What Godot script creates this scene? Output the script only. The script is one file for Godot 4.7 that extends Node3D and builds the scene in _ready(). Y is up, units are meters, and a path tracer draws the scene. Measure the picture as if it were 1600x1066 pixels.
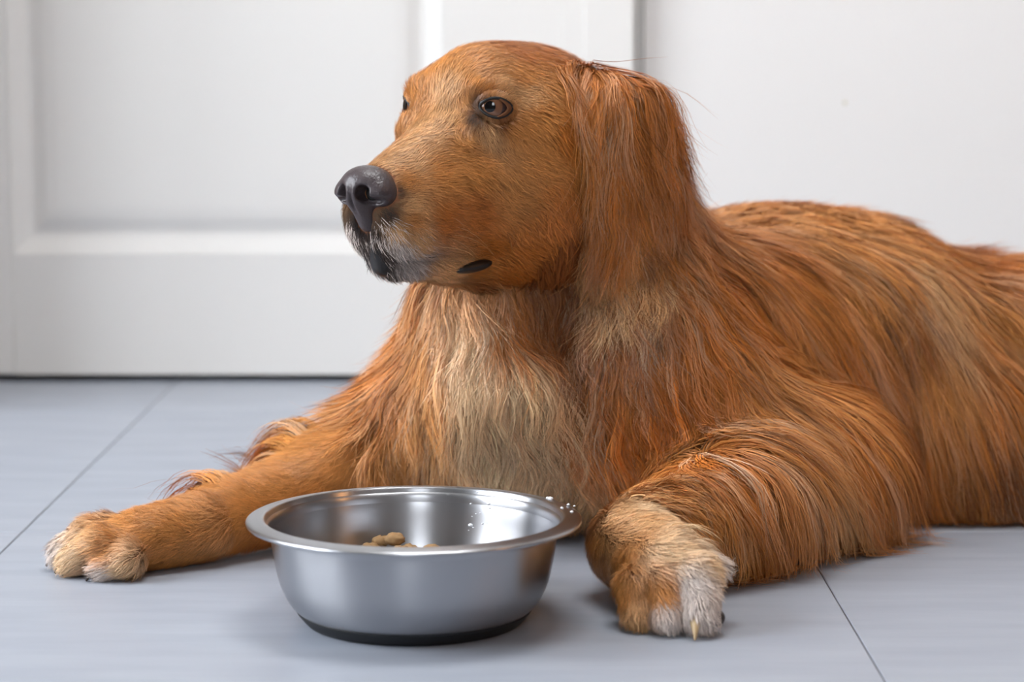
extends Node3D
# A golden retriever lies behind a steel bowl on a grey tiled floor, before a white panelled door.

var rng := RandomNumberGenerator.new()
var wave := FastNoiseLite.new()


# ---------------------------------------------------------------- small helpers
func tag(o: Node, label: String, category := "", group := "", kind := "") -> void:
	if label:
		o.set_meta("label", label)
	if category:
		o.set_meta("category", category)
	if group:
		o.set_meta("group", group)
	if kind:
		o.set_meta("kind", kind)


func put(called: String, mesh: Mesh, material: Material, parent: Node = self, at := Vector3.ZERO) -> MeshInstance3D:
	var o := MeshInstance3D.new()
	o.name = called
	o.mesh = mesh
	o.material_override = material
	o.position = at
	parent.add_child(o, true)
	return o


func paint(c: Color, rough: float, metal := 0.0, spec := 0.5) -> StandardMaterial3D:
	var m := StandardMaterial3D.new()
	m.albedo_color = c
	m.roughness = rough
	m.metallic = metal
	m.metallic_specular = spec
	return m


func noise_map(freq: float, seed_no: int, size := 512, as_normal := false, bump := 4.0, kind := FastNoiseLite.TYPE_SIMPLEX_SMOOTH, low := Color(0.9, 0.9, 0.9), high := Color.WHITE) -> NoiseTexture2D:
	var n := FastNoiseLite.new()
	n.noise_type = kind
	n.seed = seed_no
	n.frequency = freq
	n.fractal_octaves = 4
	var t := NoiseTexture2D.new()
	t.width = size
	t.height = size
	t.seamless = true
	t.noise = n
	if as_normal:
		t.as_normal_map = true
		t.bump_strength = bump
	else:
		var g := Gradient.new()
		g.set_color(0, low)
		g.set_color(1, high)
		t.color_ramp = g
	return t


# A box with chamfered edges, as flat-shaded faces.
func block(lo: Vector3, hi: Vector3, c := 0.002) -> ArrayMesh:
	var st := SurfaceTool.new()
	st.begin(Mesh.PRIMITIVE_TRIANGLES)
	st.set_smooth_group(-1)
	var mid := (lo + hi) * 0.5
	var half := (hi - lo) * 0.5
	c = minf(c, minf(half.x, minf(half.y, half.z)) * 0.9)
	for axis in 3:
		for s in [-1.0, 1.0]:
			var u := (axis + 1) % 3
			var w := (axis + 2) % 3
			var q: Array[Vector3] = []
			for k in [[-1.0, -1.0], [1.0, -1.0], [1.0, 1.0], [-1.0, 1.0]]:
				var p := Vector3.ZERO
				p[axis] = s * half[axis]
				p[u] = k[0] * (half[u] - c)
				p[w] = k[1] * (half[w] - c)
				q.append(mid + p)
			face(st, q, mid)
	for axis in 3:
		var u := (axis + 1) % 3
		var w := (axis + 2) % 3
		for su in [-1.0, 1.0]:
			for sw in [-1.0, 1.0]:
				var q: Array[Vector3] = []
				for k in [[-1.0, 0], [1.0, 0], [1.0, 1], [-1.0, 1]]:
					var p := Vector3.ZERO
					p[axis] = k[0] * (half[axis] - c)
					p[u] = su * (half[u] - (c if k[1] == 1 else 0.0))
					p[w] = sw * (half[w] - (c if k[1] == 0 else 0.0))
					q.append(mid + p)
				face(st, q, mid)
	for sx in [-1.0, 1.0]:
		for sy in [-1.0, 1.0]:
			for sz in [-1.0, 1.0]:
				var q: Array[Vector3] = []
				for k in 3:
					var p := half - Vector3(c, c, c)
					p[k] = half[k]
					q.append(mid + p * Vector3(sx, sy, sz))
				face(st, q, mid)
	st.generate_normals()
	return st.commit()


# One flat convex face, turned away from the point inside.
func face(st: SurfaceTool, q: Array[Vector3], inside: Vector3) -> void:
	var n := (q[1] - q[0]).cross(q[2] - q[0])
	if n.dot(q[0] - inside) > 0.0:
		q.reverse()
	for k in range(1, q.size() - 1):
		st.add_vertex(q[0])
		st.add_vertex(q[k])
		st.add_vertex(q[k + 1])


# A surface of revolution about y from a profile of (radius, height), with uv round and along.
func lathe(profile: PackedVector2Array, sides: int, closed := false) -> ArrayMesh:
	var pos := PackedVector3Array()
	var uv := PackedVector2Array()
	var idx := PackedInt32Array()
	var m := profile.size()
	for i in sides + 1:
		var a := TAU * i / sides
		for j in m:
			pos.append(Vector3(profile[j].x * cos(a), profile[j].y, profile[j].x * sin(a)))
			uv.append(Vector2(float(i) / sides, float(j) / (m - 1)))
	for i in sides:
		for j in m - 1:
			var p := i * m + j
			idx.append_array([p, p + m, p + 1, p + 1, p + m, p + m + 1])
	return finish(pos, idx, uv)


func finish(pos: PackedVector3Array, idx: PackedInt32Array, uv := PackedVector2Array(), normals := PackedVector3Array()) -> ArrayMesh:
	if normals.is_empty():
		normals.resize(pos.size())
		for k in range(0, idx.size(), 3):
			var n := (pos[idx[k + 2]] - pos[idx[k]]).cross(pos[idx[k + 1]] - pos[idx[k]])
			for e in 3:
				normals[idx[k + e]] += n
		for k in normals.size():
			normals[k] = normals[k].normalized()
	var a := []
	a.resize(Mesh.ARRAY_MAX)
	a[Mesh.ARRAY_VERTEX] = pos
	a[Mesh.ARRAY_NORMAL] = normals
	a[Mesh.ARRAY_INDEX] = idx
	if uv.size():
		a[Mesh.ARRAY_TEX_UV] = uv
	var mesh := ArrayMesh.new()
	mesh.add_surface_from_arrays(Mesh.PRIMITIVE_TRIANGLES, a)
	return mesh


# A tapering tube through points.
func tube(pts: PackedVector3Array, r0: float, r1: float, sides := 5) -> ArrayMesh:
	var pos := PackedVector3Array()
	var idx := PackedInt32Array()
	var m := pts.size()
	var side := Vector3.UP
	for i in m:
		var d := (pts[mini(i + 1, m - 1)] - pts[maxi(i - 1, 0)]).normalized()
		if absf(d.dot(side)) > 0.95:
			side = Vector3.RIGHT
		var u := d.cross(side).normalized()
		side = u.cross(d).normalized()
		var r := lerpf(r0, r1, float(i) / (m - 1))
		for k in sides:
			var a := TAU * k / sides
			pos.append(pts[i] + (u * cos(a) + side * sin(a)) * r)
	for i in m - 1:
		for k in sides:
			var a := i * sides + k
			var b := i * sides + (k + 1) % sides
			idx.append_array([a, b, a + sides, b, b + sides, a + sides])
	return finish(pos, idx)


# A lumpy ball of radius one.
func blob(rough: float, seed_no: int) -> ArrayMesh:
	var n := FastNoiseLite.new()
	n.seed = seed_no
	n.frequency = 0.8
	var pos := PackedVector3Array()
	var idx := PackedInt32Array()
	var rings := 10
	var sides := 16
	for i in rings + 1:
		for k in sides:
			var a := PI * i / rings
			var p := Vector3(sin(a) * cos(TAU * k / sides), cos(a), sin(a) * sin(TAU * k / sides))
			pos.append(p * (1.0 + rough * n.get_noise_3dv(p * 2.0) * 2.0))
	for i in rings:
		for k in sides:
			var p := i * sides + k
			var q := i * sides + (k + 1) % sides
			idx.append_array([p, p + sides, q, q, p + sides, q + sides])
	return finish(pos, idx)


# ---------------------------------------------------------------- distance fields
# A grid of distances joined by a smooth minimum, meshed with surface nets. xf puts its own axes into the world.
class Field:
	var o: Vector3
	var h: float
	var nx: int
	var ny: int
	var nz: int
	var v := PackedFloat32Array()
	var xf := Transform3D()
	var inv := Transform3D()
	var pos := PackedVector3Array()
	var nrm := PackedVector3Array()
	var idx := PackedInt32Array()

	func _init(lo: Vector3, hi: Vector3, step: float, place := Transform3D()) -> void:
		o = lo
		h = step
		nx = int((hi.x - lo.x) / step) + 2
		ny = int((hi.y - lo.y) / step) + 2
		nz = int((hi.z - lo.z) / step) + 2
		v.resize(nx * ny * nz)
		v.fill(0.08)
		xf = place
		inv = place.affine_inverse()

	func span(c: float, r: float, base: float, n: int) -> Vector2i:
		return Vector2i(clampi(int((c - r - base) / h), 0, n - 1), clampi(int((c + r - base) / h) + 1, 0, n - 1))

	func cone(a: Vector3, b: Vector3, ra: float, rb: float, k := 0.02) -> void:
		var pad := maxf(ra, rb) + k + 0.03
		var lo := a.min(b)
		var hi := a.max(b)
		var mid := (lo + hi) * 0.5
		var half := (hi - lo) * 0.5
		var sx := span(mid.x, half.x + pad, o.x, nx)
		var sy := span(mid.y, half.y + pad, o.y, ny)
		var sz := span(mid.z, half.z + pad, o.z, nz)
		var ab := b - a
		var len2 := maxf(ab.length_squared(), 1e-9)
		for iz in range(sz.x, sz.y + 1):
			for iy in range(sy.x, sy.y + 1):
				var at := (iz * ny + iy) * nx
				var p := Vector3(o.x + sx.x * h, o.y + iy * h, o.z + iz * h) - a
				for ix in range(sx.x, sx.y + 1):
					var t := clampf(p.dot(ab) / len2, 0.0, 1.0)
					var d := (p - ab * t).length() - ra - (rb - ra) * t
					var e := v[at + ix]
					var m := maxf(k - absf(d - e), 0.0)
					v[at + ix] = minf(d, e) - m * m * 0.25 / k
					p.x += h

	# An ellipsoid with its own axes; cut takes it away instead of adding it.
	func egg(c: Vector3, r: Vector3, k := 0.02, axes := Basis(), cut := false) -> void:
		var pad := maxf(r.x, maxf(r.y, r.z)) + k + 0.025
		var sx := span(c.x, pad, o.x, nx)
		var sy := span(c.y, pad, o.y, ny)
		var sz := span(c.z, pad, o.z, nz)
		var back := axes.inverse()
		var ir := Vector3.ONE / r
		for iz in range(sz.x, sz.y + 1):
			for iy in range(sy.x, sy.y + 1):
				var at := (iz * ny + iy) * nx
				for ix in range(sx.x, sx.y + 1):
					var q := (back * (Vector3(o.x + ix * h, o.y + iy * h, o.z + iz * h) - c)) * ir
					var k0 := q.length()
					var k1 := (q * ir).length()
					var d := k0 * (k0 - 1.0) / maxf(k1, 1e-6)
					var e := v[at + ix]
					if cut:
						d = -d
						var m := maxf(k - absf(d - e), 0.0)
						v[at + ix] = maxf(d, e) + m * m * 0.25 / k
					else:
						var m := maxf(k - absf(d - e), 0.0)
						v[at + ix] = minf(d, e) - m * m * 0.25 / k

	func floor_cut(y: float) -> void:
		for iz in nz:
			for iy in ny:
				var d := y - (o.y + iy * h)
				if d > -0.02:
					var at := (iz * ny + iy) * nx
					for ix in nx:
						v[at + ix] = maxf(v[at + ix], d)

	func holds(p: Vector3) -> bool:
		var q := (inv * p - o) / h
		return q.x >= 0.0 and q.y >= 0.0 and q.z >= 0.0 and q.x < nx - 1.001 and q.y < ny - 1.001 and q.z < nz - 1.001

	# Distance at a world point.
	func at(p: Vector3) -> float:
		var q := (inv * p - o) / h
		if q.x < 0.0 or q.y < 0.0 or q.z < 0.0 or q.x >= nx - 1.001 or q.y >= ny - 1.001 or q.z >= nz - 1.001:
			return 0.08
		var x := int(q.x)
		var y := int(q.y)
		var z := int(q.z)
		var fx := q.x - x
		var fy := q.y - y
		var i := (z * ny + y) * nx + x
		var j := i + ny * nx
		var a := lerpf(lerpf(v[i], v[i + 1], fx), lerpf(v[i + nx], v[i + nx + 1], fx), fy)
		var b := lerpf(lerpf(v[j], v[j + 1], fx), lerpf(v[j + nx], v[j + nx + 1], fx), fy)
		return lerpf(a, b, q.z - z)

	func slope(p: Vector3) -> Vector3:
		var e := h * 0.7
		var g := Vector3(at(p + Vector3(e, 0, 0)) - at(p - Vector3(e, 0, 0)), at(p + Vector3(0, e, 0)) - at(p - Vector3(0, e, 0)), at(p + Vector3(0, 0, e)) - at(p - Vector3(0, 0, e)))
		return g.normalized() if g.length_squared() > 1e-12 else Vector3.UP

	func net() -> void:
		var cell := {}
		var plane := nx * ny
		for z in nz - 1:
			for y in ny - 1:
				var row := (z * ny + y) * nx
				for x in nx - 1:
					var i := row + x
					var c0 := v[i]
					if absf(c0) > h * 2.0:
						continue
					var c1 := v[i + 1]
					var c2 := v[i + nx]
					var c3 := v[i + nx + 1]
					var c4 := v[i + plane]
					var c5 := v[i + plane + 1]
					var c6 := v[i + plane + nx]
					var c7 := v[i + plane + nx + 1]
					var n := int(c0 < 0.0) + int(c1 < 0.0) + int(c2 < 0.0) + int(c3 < 0.0) + int(c4 < 0.0) + int(c5 < 0.0) + int(c6 < 0.0) + int(c7 < 0.0)
					if n == 0 or n == 8:
						continue
					var s := Vector3.ZERO
					var k := 0
					var c := [c0, c1, c2, c3, c4, c5, c6, c7]
					for e in [[0, 1], [2, 3], [4, 5], [6, 7], [0, 2], [1, 3], [4, 6], [5, 7], [0, 4], [1, 5], [2, 6], [3, 7]]:
						var a: float = c[e[0]]
						var b: float = c[e[1]]
						if (a < 0.0) != (b < 0.0):
							var t := a / (a - b)
							var pa := Vector3(e[0] & 1, (e[0] >> 1) & 1, e[0] >> 2)
							var pb := Vector3(e[1] & 1, (e[1] >> 1) & 1, e[1] >> 2)
							s += pa.lerp(pb, t)
							k += 1
					cell[i] = pos.size()
					pos.append(xf * (o + (Vector3(x, y, z) + s / k) * h))
		for i: int in cell:
			var a := v[i]
			for axis in 3:
				var step: int = [1, nx, plane][axis]
				var b := v[i + step]
				if (a < 0.0) == (b < 0.0):
					continue
				var u: int = [nx, plane, 1][axis]
				var w: int = [plane, 1, nx][axis]
				if not (cell.has(i - u) and cell.has(i - w) and cell.has(i - u - w)):
					continue
				var q := [cell[i], cell[i - u], cell[i - u - w], cell[i - w]]
				if a < 0.0:
					q.reverse()
				idx.append_array([q[0], q[1], q[2], q[0], q[2], q[3]])
		nrm.resize(pos.size())
		for i in pos.size():
			nrm[i] = slope(pos[i])


# ---------------------------------------------------------------- the dog
# The head has axes of its own: x along the muzzle, y up, z towards the dog's right (away from the camera).
var head_place := Transform3D(Basis(Vector3(-0.6018, 0.0, 0.7986), Vector3.UP, Vector3(-0.7986, 0.0, -0.6018)), Vector3(-0.0405, 0.334, -0.187))


const EYE := Vector3(0.0000, -0.0015, 0.0345)


func head_field() -> Field:
	var g := Field.new(Vector3(-0.175, -0.165, -0.10), Vector3(0.125, 0.07, 0.10), 0.0032, head_place)
	# skull, forehead and nape
	g.egg(Vector3(-0.062, -0.018, 0), Vector3(0.074, 0.056, 0.060), 0.02)
	g.egg(Vector3(-0.028, 0.006, 0), Vector3(0.046, 0.034, 0.031), 0.02)
	g.cone(Vector3(-0.09, -0.025, 0), Vector3(-0.155, -0.085, 0), 0.056, 0.068, 0.03)
	# muzzle: bridge, sides, lips and lower jaw
	g.cone(Vector3(-0.01, -0.020, 0), Vector3(0.088, -0.058, 0), 0.026, 0.0165, 0.02)
	for s in [-1.0, 1.0]:
		g.cone(Vector3(-0.012, -0.050, s * 0.020), Vector3(0.078, -0.075, s * 0.0105), 0.028, 0.0205, 0.018)
		g.cone(Vector3(0.005, -0.082, s * 0.022), Vector3(0.068, -0.088, s * 0.013), 0.018, 0.0175, 0.016)
		g.egg(Vector3(-0.040, -0.045, s * 0.038), Vector3(0.044, 0.046, 0.030), 0.025)
		g.egg(Vector3(-0.060, -0.075, s * 0.036), Vector3(0.048, 0.044, 0.028), 0.03)
		# brow over each eye
		g.egg(Vector3(-0.001, 0.0100, s * 0.0260), Vector3(0.016, 0.0085, 0.0125), 0.018)
		g.egg(Vector3(-0.002, -0.018, s * 0.0315), Vector3(0.022, 0.009, 0.010), 0.020)
	g.cone(Vector3(-0.05, -0.106, 0), Vector3(0.070, -0.1050, 0), 0.029, 0.0125, 0.02)
	# the parting of the lips
	for s in [-1.0, 1.0]:
		g.egg(Vector3(0.048, -0.1085, s * 0.0300), Vector3(0.040, 0.0022, 0.0100), 0.004, Basis(Vector3.UP, s * 0.32) * Basis(Vector3(0, 0, 1), 0.16), true)
	# eye sockets
	for s in [-1.0, 1.0]:
		g.egg(EYE * Vector3(1, 1, s) + Vector3(0.0085, 0.0, s * (0.0085 if s < 0.0 else 0.0065)), Vector3(0.0120, 0.0100, 0.0125), 0.004, Basis(Vector3.UP, -s * 0.785), true)
	return g


func body_field() -> Field:
	var g := Field.new(Vector3(-0.26, -0.012, -0.70), Vector3(0.66, 0.35, -0.02), 0.0085)
	# trunk from the chest to the hip
	g.egg(Vector3(0.06, 0.118, -0.335), Vector3(0.105, 0.115, 0.105), 0.03)
	g.cone(Vector3(0.06, 0.130, -0.345), Vector3(0.22, 0.124, -0.425), 0.100, 0.105, 0.04)
	g.cone(Vector3(0.22, 0.126, -0.425), Vector3(0.288, 0.127, -0.460), 0.106, 0.104, 0.04)
	g.cone(Vector3(0.37, 0.104, -0.490), Vector3(0.50, 0.094, -0.54), 0.090, 0.082, 0.022)
	# fore chest, neck and nape
	g.egg(Vector3(0.0, 0.11, -0.275), Vector3(0.070, 0.095, 0.07), 0.04)
	g.cone(Vector3(0.035, 0.14, -0.300), Vector3(0.037, 0.235, -0.312), 0.080, 0.060, 0.04)
	g.cone(Vector3(0.080, 0.18, -0.320), Vector3(0.056, 0.275, -0.280), 0.074, 0.062, 0.04)
	# near shoulder, upper arm and forearm
	g.egg(Vector3(0.105, 0.145, -0.265), Vector3(0.070, 0.085, 0.055), 0.04)
	g.cone(Vector3(0.10, 0.12, -0.245), Vector3(0.225, 0.056, -0.250), 0.060, 0.044, 0.04)
	g.cone(Vector3(0.235, 0.050, -0.255), Vector3(0.155, 0.045, -0.155), 0.044, 0.036, 0.03)
	g.cone(Vector3(0.155, 0.043, -0.155), Vector3(0.083, 0.037, -0.060), 0.035, 0.028, 0.03)
	# far shoulder, upper arm and forearm
	g.egg(Vector3(-0.024, 0.108, -0.305), Vector3(0.046, 0.080, 0.050), 0.04)
	g.cone(Vector3(-0.040, 0.10, -0.30), Vector3(-0.130, 0.046, -0.265), 0.050, 0.038, 0.04)
	g.cone(Vector3(-0.135, 0.042, -0.262), Vector3(-0.228, 0.027, -0.170), 0.035, 0.0225, 0.03)
	# hind leg folded along the flank, with its foot under the thigh
	g.egg(Vector3(0.435, 0.085, -0.435), Vector3(0.085, 0.085, 0.060), 0.03, Basis(Vector3.UP, 0.4))
	g.cone(Vector3(0.36, 0.05, -0.375), Vector3(0.47, 0.035, -0.40), 0.040, 0.034, 0.03)
	g.egg(Vector3(0.46, 0.085, -0.62), Vector3(0.085, 0.080, 0.050), 0.03, Basis(Vector3.UP, 0.4))
	# belly resting on the floor
	g.cone(Vector3(0.20, 0.06, -0.36), Vector3(0.37, 0.050, -0.365), 0.058, 0.058, 0.04)
	# root of the tail
	g.cone(Vector3(0.52, 0.10, -0.55), Vector3(0.62, 0.05, -0.56), 0.045, 0.03, 0.03)
	# folds of loose skin down the throat
	g.cone(Vector3(-0.040, 0.195, -0.245), Vector3(-0.030, 0.126, -0.206), 0.020, 0.022, 0.025)
	g.cone(Vector3(0.006, 0.200, -0.235), Vector3(0.009, 0.131, -0.203), 0.022, 0.024, 0.022)
	# hollows before the thigh and behind the shoulder
	g.egg(Vector3(0.315, 0.112, -0.385), Vector3(0.060, 0.075, 0.050), 0.05)
	g.egg(Vector3(0.158, 0.170, -0.268), Vector3(0.014, 0.075, 0.026), 0.02, Basis(Vector3(0, 0, 1), 0.25), true)
	# hollow of the throat behind the jaw
	g.egg(Vector3(0.028, 0.185, -0.185), Vector3(0.030, 0.040, 0.034), 0.03, Basis(), true)
	g.floor_cut(0.002)
	return g


# A fore paw: pastern and four toes, each of two joints and a thickness.
func paw_field(lo: Vector3, hi: Vector3, wrist: Vector3, palm: Vector3, toes: Array, r: float) -> Field:
	var g := Field.new(lo, hi, 0.0030)
	g.cone(wrist, palm, r * 1.08, r * 0.95, 0.012)
	for t in toes:
		g.cone(palm.lerp(t[0], 0.4), t[0], t[2] * 1.05, t[2], 0.006)
		g.cone(t[0], t[1], t[2], t[2] * 0.72, 0.003)
	g.floor_cut(0.0015)
	return g


func near_paw() -> Field:
	return paw_field(Vector3(0.02, -0.008, -0.12), Vector3(0.18, 0.10, 0.07), Vector3(0.083, 0.037, -0.060), Vector3(0.103, 0.032, -0.002), [
		[Vector3(0.0815, 0.025, 0.013), Vector3(0.0825, 0.012, 0.028), 0.0125],
		[Vector3(0.0990, 0.030, 0.021), Vector3(0.0995, 0.013, 0.037), 0.0130],
		[Vector3(0.1185, 0.034, 0.021), Vector3(0.1205, 0.014, 0.040), 0.0140],
		[Vector3(0.1200, 0.043, 0.002), Vector3(0.1330, 0.038, 0.011), 0.0085]], 0.0275)


func far_paw() -> Field:
	return paw_field(Vector3(-0.37, -0.008, -0.24), Vector3(-0.18, 0.09, -0.06), Vector3(-0.225, 0.027, -0.172), Vector3(-0.268, 0.023, -0.142), [
		[Vector3(-0.296, 0.024, -0.162), Vector3(-0.316, 0.012, -0.168), 0.0118],
		[Vector3(-0.302, 0.026, -0.143), Vector3(-0.323, 0.013, -0.147), 0.0122],
		[Vector3(-0.291, 0.023, -0.123), Vector3(-0.312, 0.012, -0.125), 0.0122],
		[Vector3(-0.272, 0.016, -0.113), Vector3(-0.288, 0.010, -0.111), 0.0100]], 0.0215)


func ear_field(side: float) -> Field:
	# side -1: near ear, 1: far ear. A leather flap that hangs from the side of the skull.
	var place := head_place
	var g := Field.new(Vector3(-0.160, -0.160, minf(side * 0.03, side * 0.125)), Vector3(-0.02, 0.045, maxf(side * 0.03, side * 0.125)), 0.0034, place)
	g.cone(Vector3(-0.088, 0.016, side * 0.050), Vector3(-0.100, -0.008, side * 0.074), 0.012, 0.017, 0.01)
	g.egg(Vector3(-0.097, -0.064, side * 0.083), Vector3(0.040, 0.078, 0.0125), 0.015, Basis(Vector3(1, 0, 0), side * 0.10) * Basis(Vector3.UP, side * 0.45))
	g.egg(Vector3(-0.088, -0.018, side * 0.068), Vector3(0.026, 0.034, 0.014), 0.015, Basis(Vector3.UP, side * 0.4))
	return g


func nose_field() -> Field:
	var g := Field.new(Vector3(0.075, -0.105, -0.030), Vector3(0.135, -0.030, 0.030), 0.0014, head_place)
	g.egg(Vector3(0.0985, -0.0545, 0), Vector3(0.0165, 0.0145, 0.0205), 0.006)
	g.egg(Vector3(0.1045, -0.0560, 0), Vector3(0.0130, 0.0125, 0.0150), 0.006)
	for s in [-1.0, 1.0]:
		g.egg(Vector3(0.1010, -0.0590, s * 0.0155), Vector3(0.0115, 0.0090, 0.0085), 0.004)
	g.cone(Vector3(0.1075, -0.062, 0), Vector3(0.0975, -0.079, 0), 0.0085, 0.0075, 0.006)
	for s in [-1.0, 1.0]:
		g.cone(Vector3(0.119, -0.0590, s * 0.0095), Vector3(0.106, -0.0600, s * 0.0125), 0.0036, 0.0046, 0.003)
		g.egg(Vector3(0.1145, -0.0585, s * 0.0088), Vector3(0.0125, 0.0058, 0.0052), 0.002, Basis(Vector3.UP, -s * 0.35), true)
		g.egg(Vector3(0.1120, -0.0640, s * 0.0165), Vector3(0.0090, 0.0026, 0.0080), 0.0025, Basis(Vector3.UP, -s * 0.8), true)
	g.egg(Vector3(0.1190, -0.072, 0), Vector3(0.0085, 0.0170, 0.0010), 0.0022, Basis(), true)
	return g


func skin(parent: Node, called: String, parts: Array, material: Material) -> MeshInstance3D:
	var pos := PackedVector3Array()
	var nrm := PackedVector3Array()
	var idx := PackedInt32Array()
	for g: Field in parts:
		var base := pos.size()
		pos.append_array(g.pos)
		nrm.append_array(g.nrm)
		for i in g.idx:
			idx.append(i + base)
	return put(called, finish(pos, idx, PackedVector2Array(), nrm), material, parent)


const RED := Color(0.785, 0.475, 0.205)
const GOLD := Color(0.83, 0.56, 0.295)
const DEEP := Color(0.54, 0.31, 0.145)
const TAN := Color(0.88, 0.68, 0.47)
const CREAM := Color(0.93, 0.785, 0.61)
const WHITE := Color(0.93, 0.87, 0.83)
const GREY := Color(0.70, 0.66, 0.64)
const DARK := Color(0.17, 0.13, 0.12)


func dog() -> void:
	var d := Node3D.new()
	d.name = "dog"
	d.position = Vector3.ZERO
	add_child(d, true)
	tag(d, "long haired red golden retriever lying behind the steel bowl, head turned left", "dog")
	var t0 := Time.get_ticks_msec()
	var body := body_field()
	var head := head_field()
	var paw_near := near_paw()
	var paw_far := far_paw()
	var ear_near := ear_field(-1.0)
	var ear_far := ear_field(1.0)
	var nose := nose_field()
	var lips := [lip_field(-1.0), lip_field(0.0), lip_field(1.0)]
	for g: Field in [body, head, paw_near, paw_far, ear_near, ear_far, nose] + lips:
		g.net()
	print("nets ", Time.get_ticks_msec() - t0)
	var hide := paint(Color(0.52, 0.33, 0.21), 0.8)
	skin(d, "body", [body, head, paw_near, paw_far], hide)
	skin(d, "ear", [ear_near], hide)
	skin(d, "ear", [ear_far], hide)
	var leather := paint(Color(0.25, 0.215, 0.225), 0.36)
	leather.normal_enabled = true
	leather.normal_texture = noise_map(0.05, 41, 512, true, 6.0, FastNoiseLite.TYPE_CELLULAR)
	leather.normal_scale = 0.5
	leather.uv1_triplanar = true
	leather.uv1_scale = Vector3(18, 18, 18)
	var snout := skin(d, "nose", [nose], leather)
	tag(snout, "dark grey pebbled nose leather")
	for s in [-1.0, 1.0]:
		var hole := put("nostril", blob(0.05, 81), paint(Color(0.03, 0.025, 0.025), 0.6), snout, head_place * Vector3(0.1035, -0.0585, s * 0.0095))
		hole.scale = Vector3(0.0052, 0.0062, 0.0052)
	var lip_skin := paint(Color(0.10, 0.085, 0.085), 0.4)
	for g in lips:
		skin(d, "lip", [g], lip_skin)
	var lids := [eye(d, -1.0), eye(d, 1.0)]
	var horn := paint(Color(0.72, 0.62, 0.47), 0.4)
	put("claw", tube(PackedVector3Array([Vector3(0.1175, 0.016, 0.036), Vector3(0.1170, 0.0125, 0.048), Vector3(0.1165, 0.0075, 0.0555), Vector3(0.1160, 0.0012, 0.0590)]), 0.0058, 0.0007, 8), horn, d)
	put("claw", tube(PackedVector3Array([Vector3(0.131, 0.039, 0.010), Vector3(0.1375, 0.0375, 0.0140), Vector3(0.1425, 0.0345, 0.0155)]), 0.0028, 0.0010, 8), horn, d)
	var dark_horn := paint(Color(0.20, 0.15, 0.13), 0.45)
	for c in [[0.0830, 0.0075, 0.027], [0.0995, 0.0075, 0.037]]:
		put("claw", tube(PackedVector3Array([Vector3(c[0], c[1] + 0.004, c[2] - 0.006), Vector3(c[0], c[1], c[2] + 0.003), Vector3(c[0], c[1] - 0.0075, c[2] + 0.007)]), 0.0030, 0.0008, 8), dark_horn, d)
	for c in [[-0.323, 0.010, -0.169], [-0.330, 0.010, -0.148], [-0.319, 0.010, -0.125], [-0.294, 0.008, -0.110]]:
		put("claw", tube(PackedVector3Array([Vector3(c[0] + 0.006, c[1] + 0.003, c[2]), Vector3(c[0] - 0.003, c[1], c[2] + 0.001), Vector3(c[0] - 0.007, c[1] - 0.0075, c[2] + 0.002)]), 0.0030, 0.0008, 8), dark_horn, d)
	var pad := blob(0.08, 71)
	var sole := paint(Color(0.17, 0.13, 0.12), 0.6)
	for c in [[0.1285, 0.0115, 0.0400, 0.0085], [0.085, 0.0075, 0.026, 0.007], [-0.309, 0.0075, -0.127, 0.007]]:
		var o := put("paw_pad", pad, sole, d, Vector3(c[0], c[1], c[2]))
		o.scale = Vector3(c[3], c[3] * 0.75, c[3])
	# whiskers
	var bristle := paint(Color(0.85, 0.68, 0.48), 0.4)
	for s in [-1.0, 1.0]:
		for w in [[0.066, -0.077, 0.034, 0.062, -0.028], [0.058, -0.085, 0.035, 0.050, -0.018], [0.072, -0.085, 0.031, 0.052, -0.020], [0.060, -0.094, 0.035, 0.030, -0.010], [0.078, -0.092, 0.027, 0.030, -0.030], [0.068, -0.070, 0.032, 0.030, -0.012]]:
			var p := PackedVector3Array()
			for k in 7:
				var t := k / 6.0
				p.append(head_place * Vector3(w[0] - w[3] * t * 0.9, w[1] - 0.004 + w[4] * t * t * 0.9, s * (w[2] - 0.004 + 0.030 * t - 0.018 * t * t)))
			put("whisker", tube(p, 0.00015, 0.00005, 4), bristle, d)

	var hair := paint(Color.WHITE, 0.40, 0.0, 0.42)
	hair.vertex_color_use_as_albedo = true
	hair.cull_mode = BaseMaterial3D.CULL_DISABLED
	var fine := tuft(8, 3, 0.055, 0.12, 1)
	var under := tuft(9, 3, 0.030, 0.14, 2)
	var every := [body, head, ear_near, ear_far, paw_near, paw_far]
	var coat := head_coat()
	var off_head := func(p: Vector3, n: Vector3) -> bool:
		if nose.at(p) < 0.0004 or lips[0].at(p) < -0.0026 or lips[2].at(p) < -0.0026 or body.at(p) < -0.006:
			return false
		var q := head_place.affine_inverse() * p
		for s in [-1.0, 1.0]:
			var e: Vector3 = q - EYE * Vector3(1, 1, s)
			var along: float = (e.x - e.z * s) * 0.707
			if Vector2(along / 0.0108, e.y / 0.0066).length() < 1.0 and e.length() < 0.026:
				return false
		return ear_near.at(p) > -0.002 and ear_far.at(p) > -0.002
	short_hair("head_fur", d, hair, coat, roots(head, 420000.0, off_head), fine)
	var anywhere := func(p: Vector3, n: Vector3) -> bool: return true
	for g in lids:
		short_hair("lid_fur", d, hair, coat, roots(g, 900000.0, anywhere), fine, 0.003, 0.0042)
	# white hairs scattered over the dark lips and chin
	var on_chin := func(p: Vector3, n: Vector3) -> bool:
		var q := head_place.affine_inverse() * p
		return nose.at(p) > 0.003 and (q - Vector3(0.085, -0.100, 0)).length() < 0.033 + 0.012 * wave.get_noise_3dv(p * 8.0)
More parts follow.
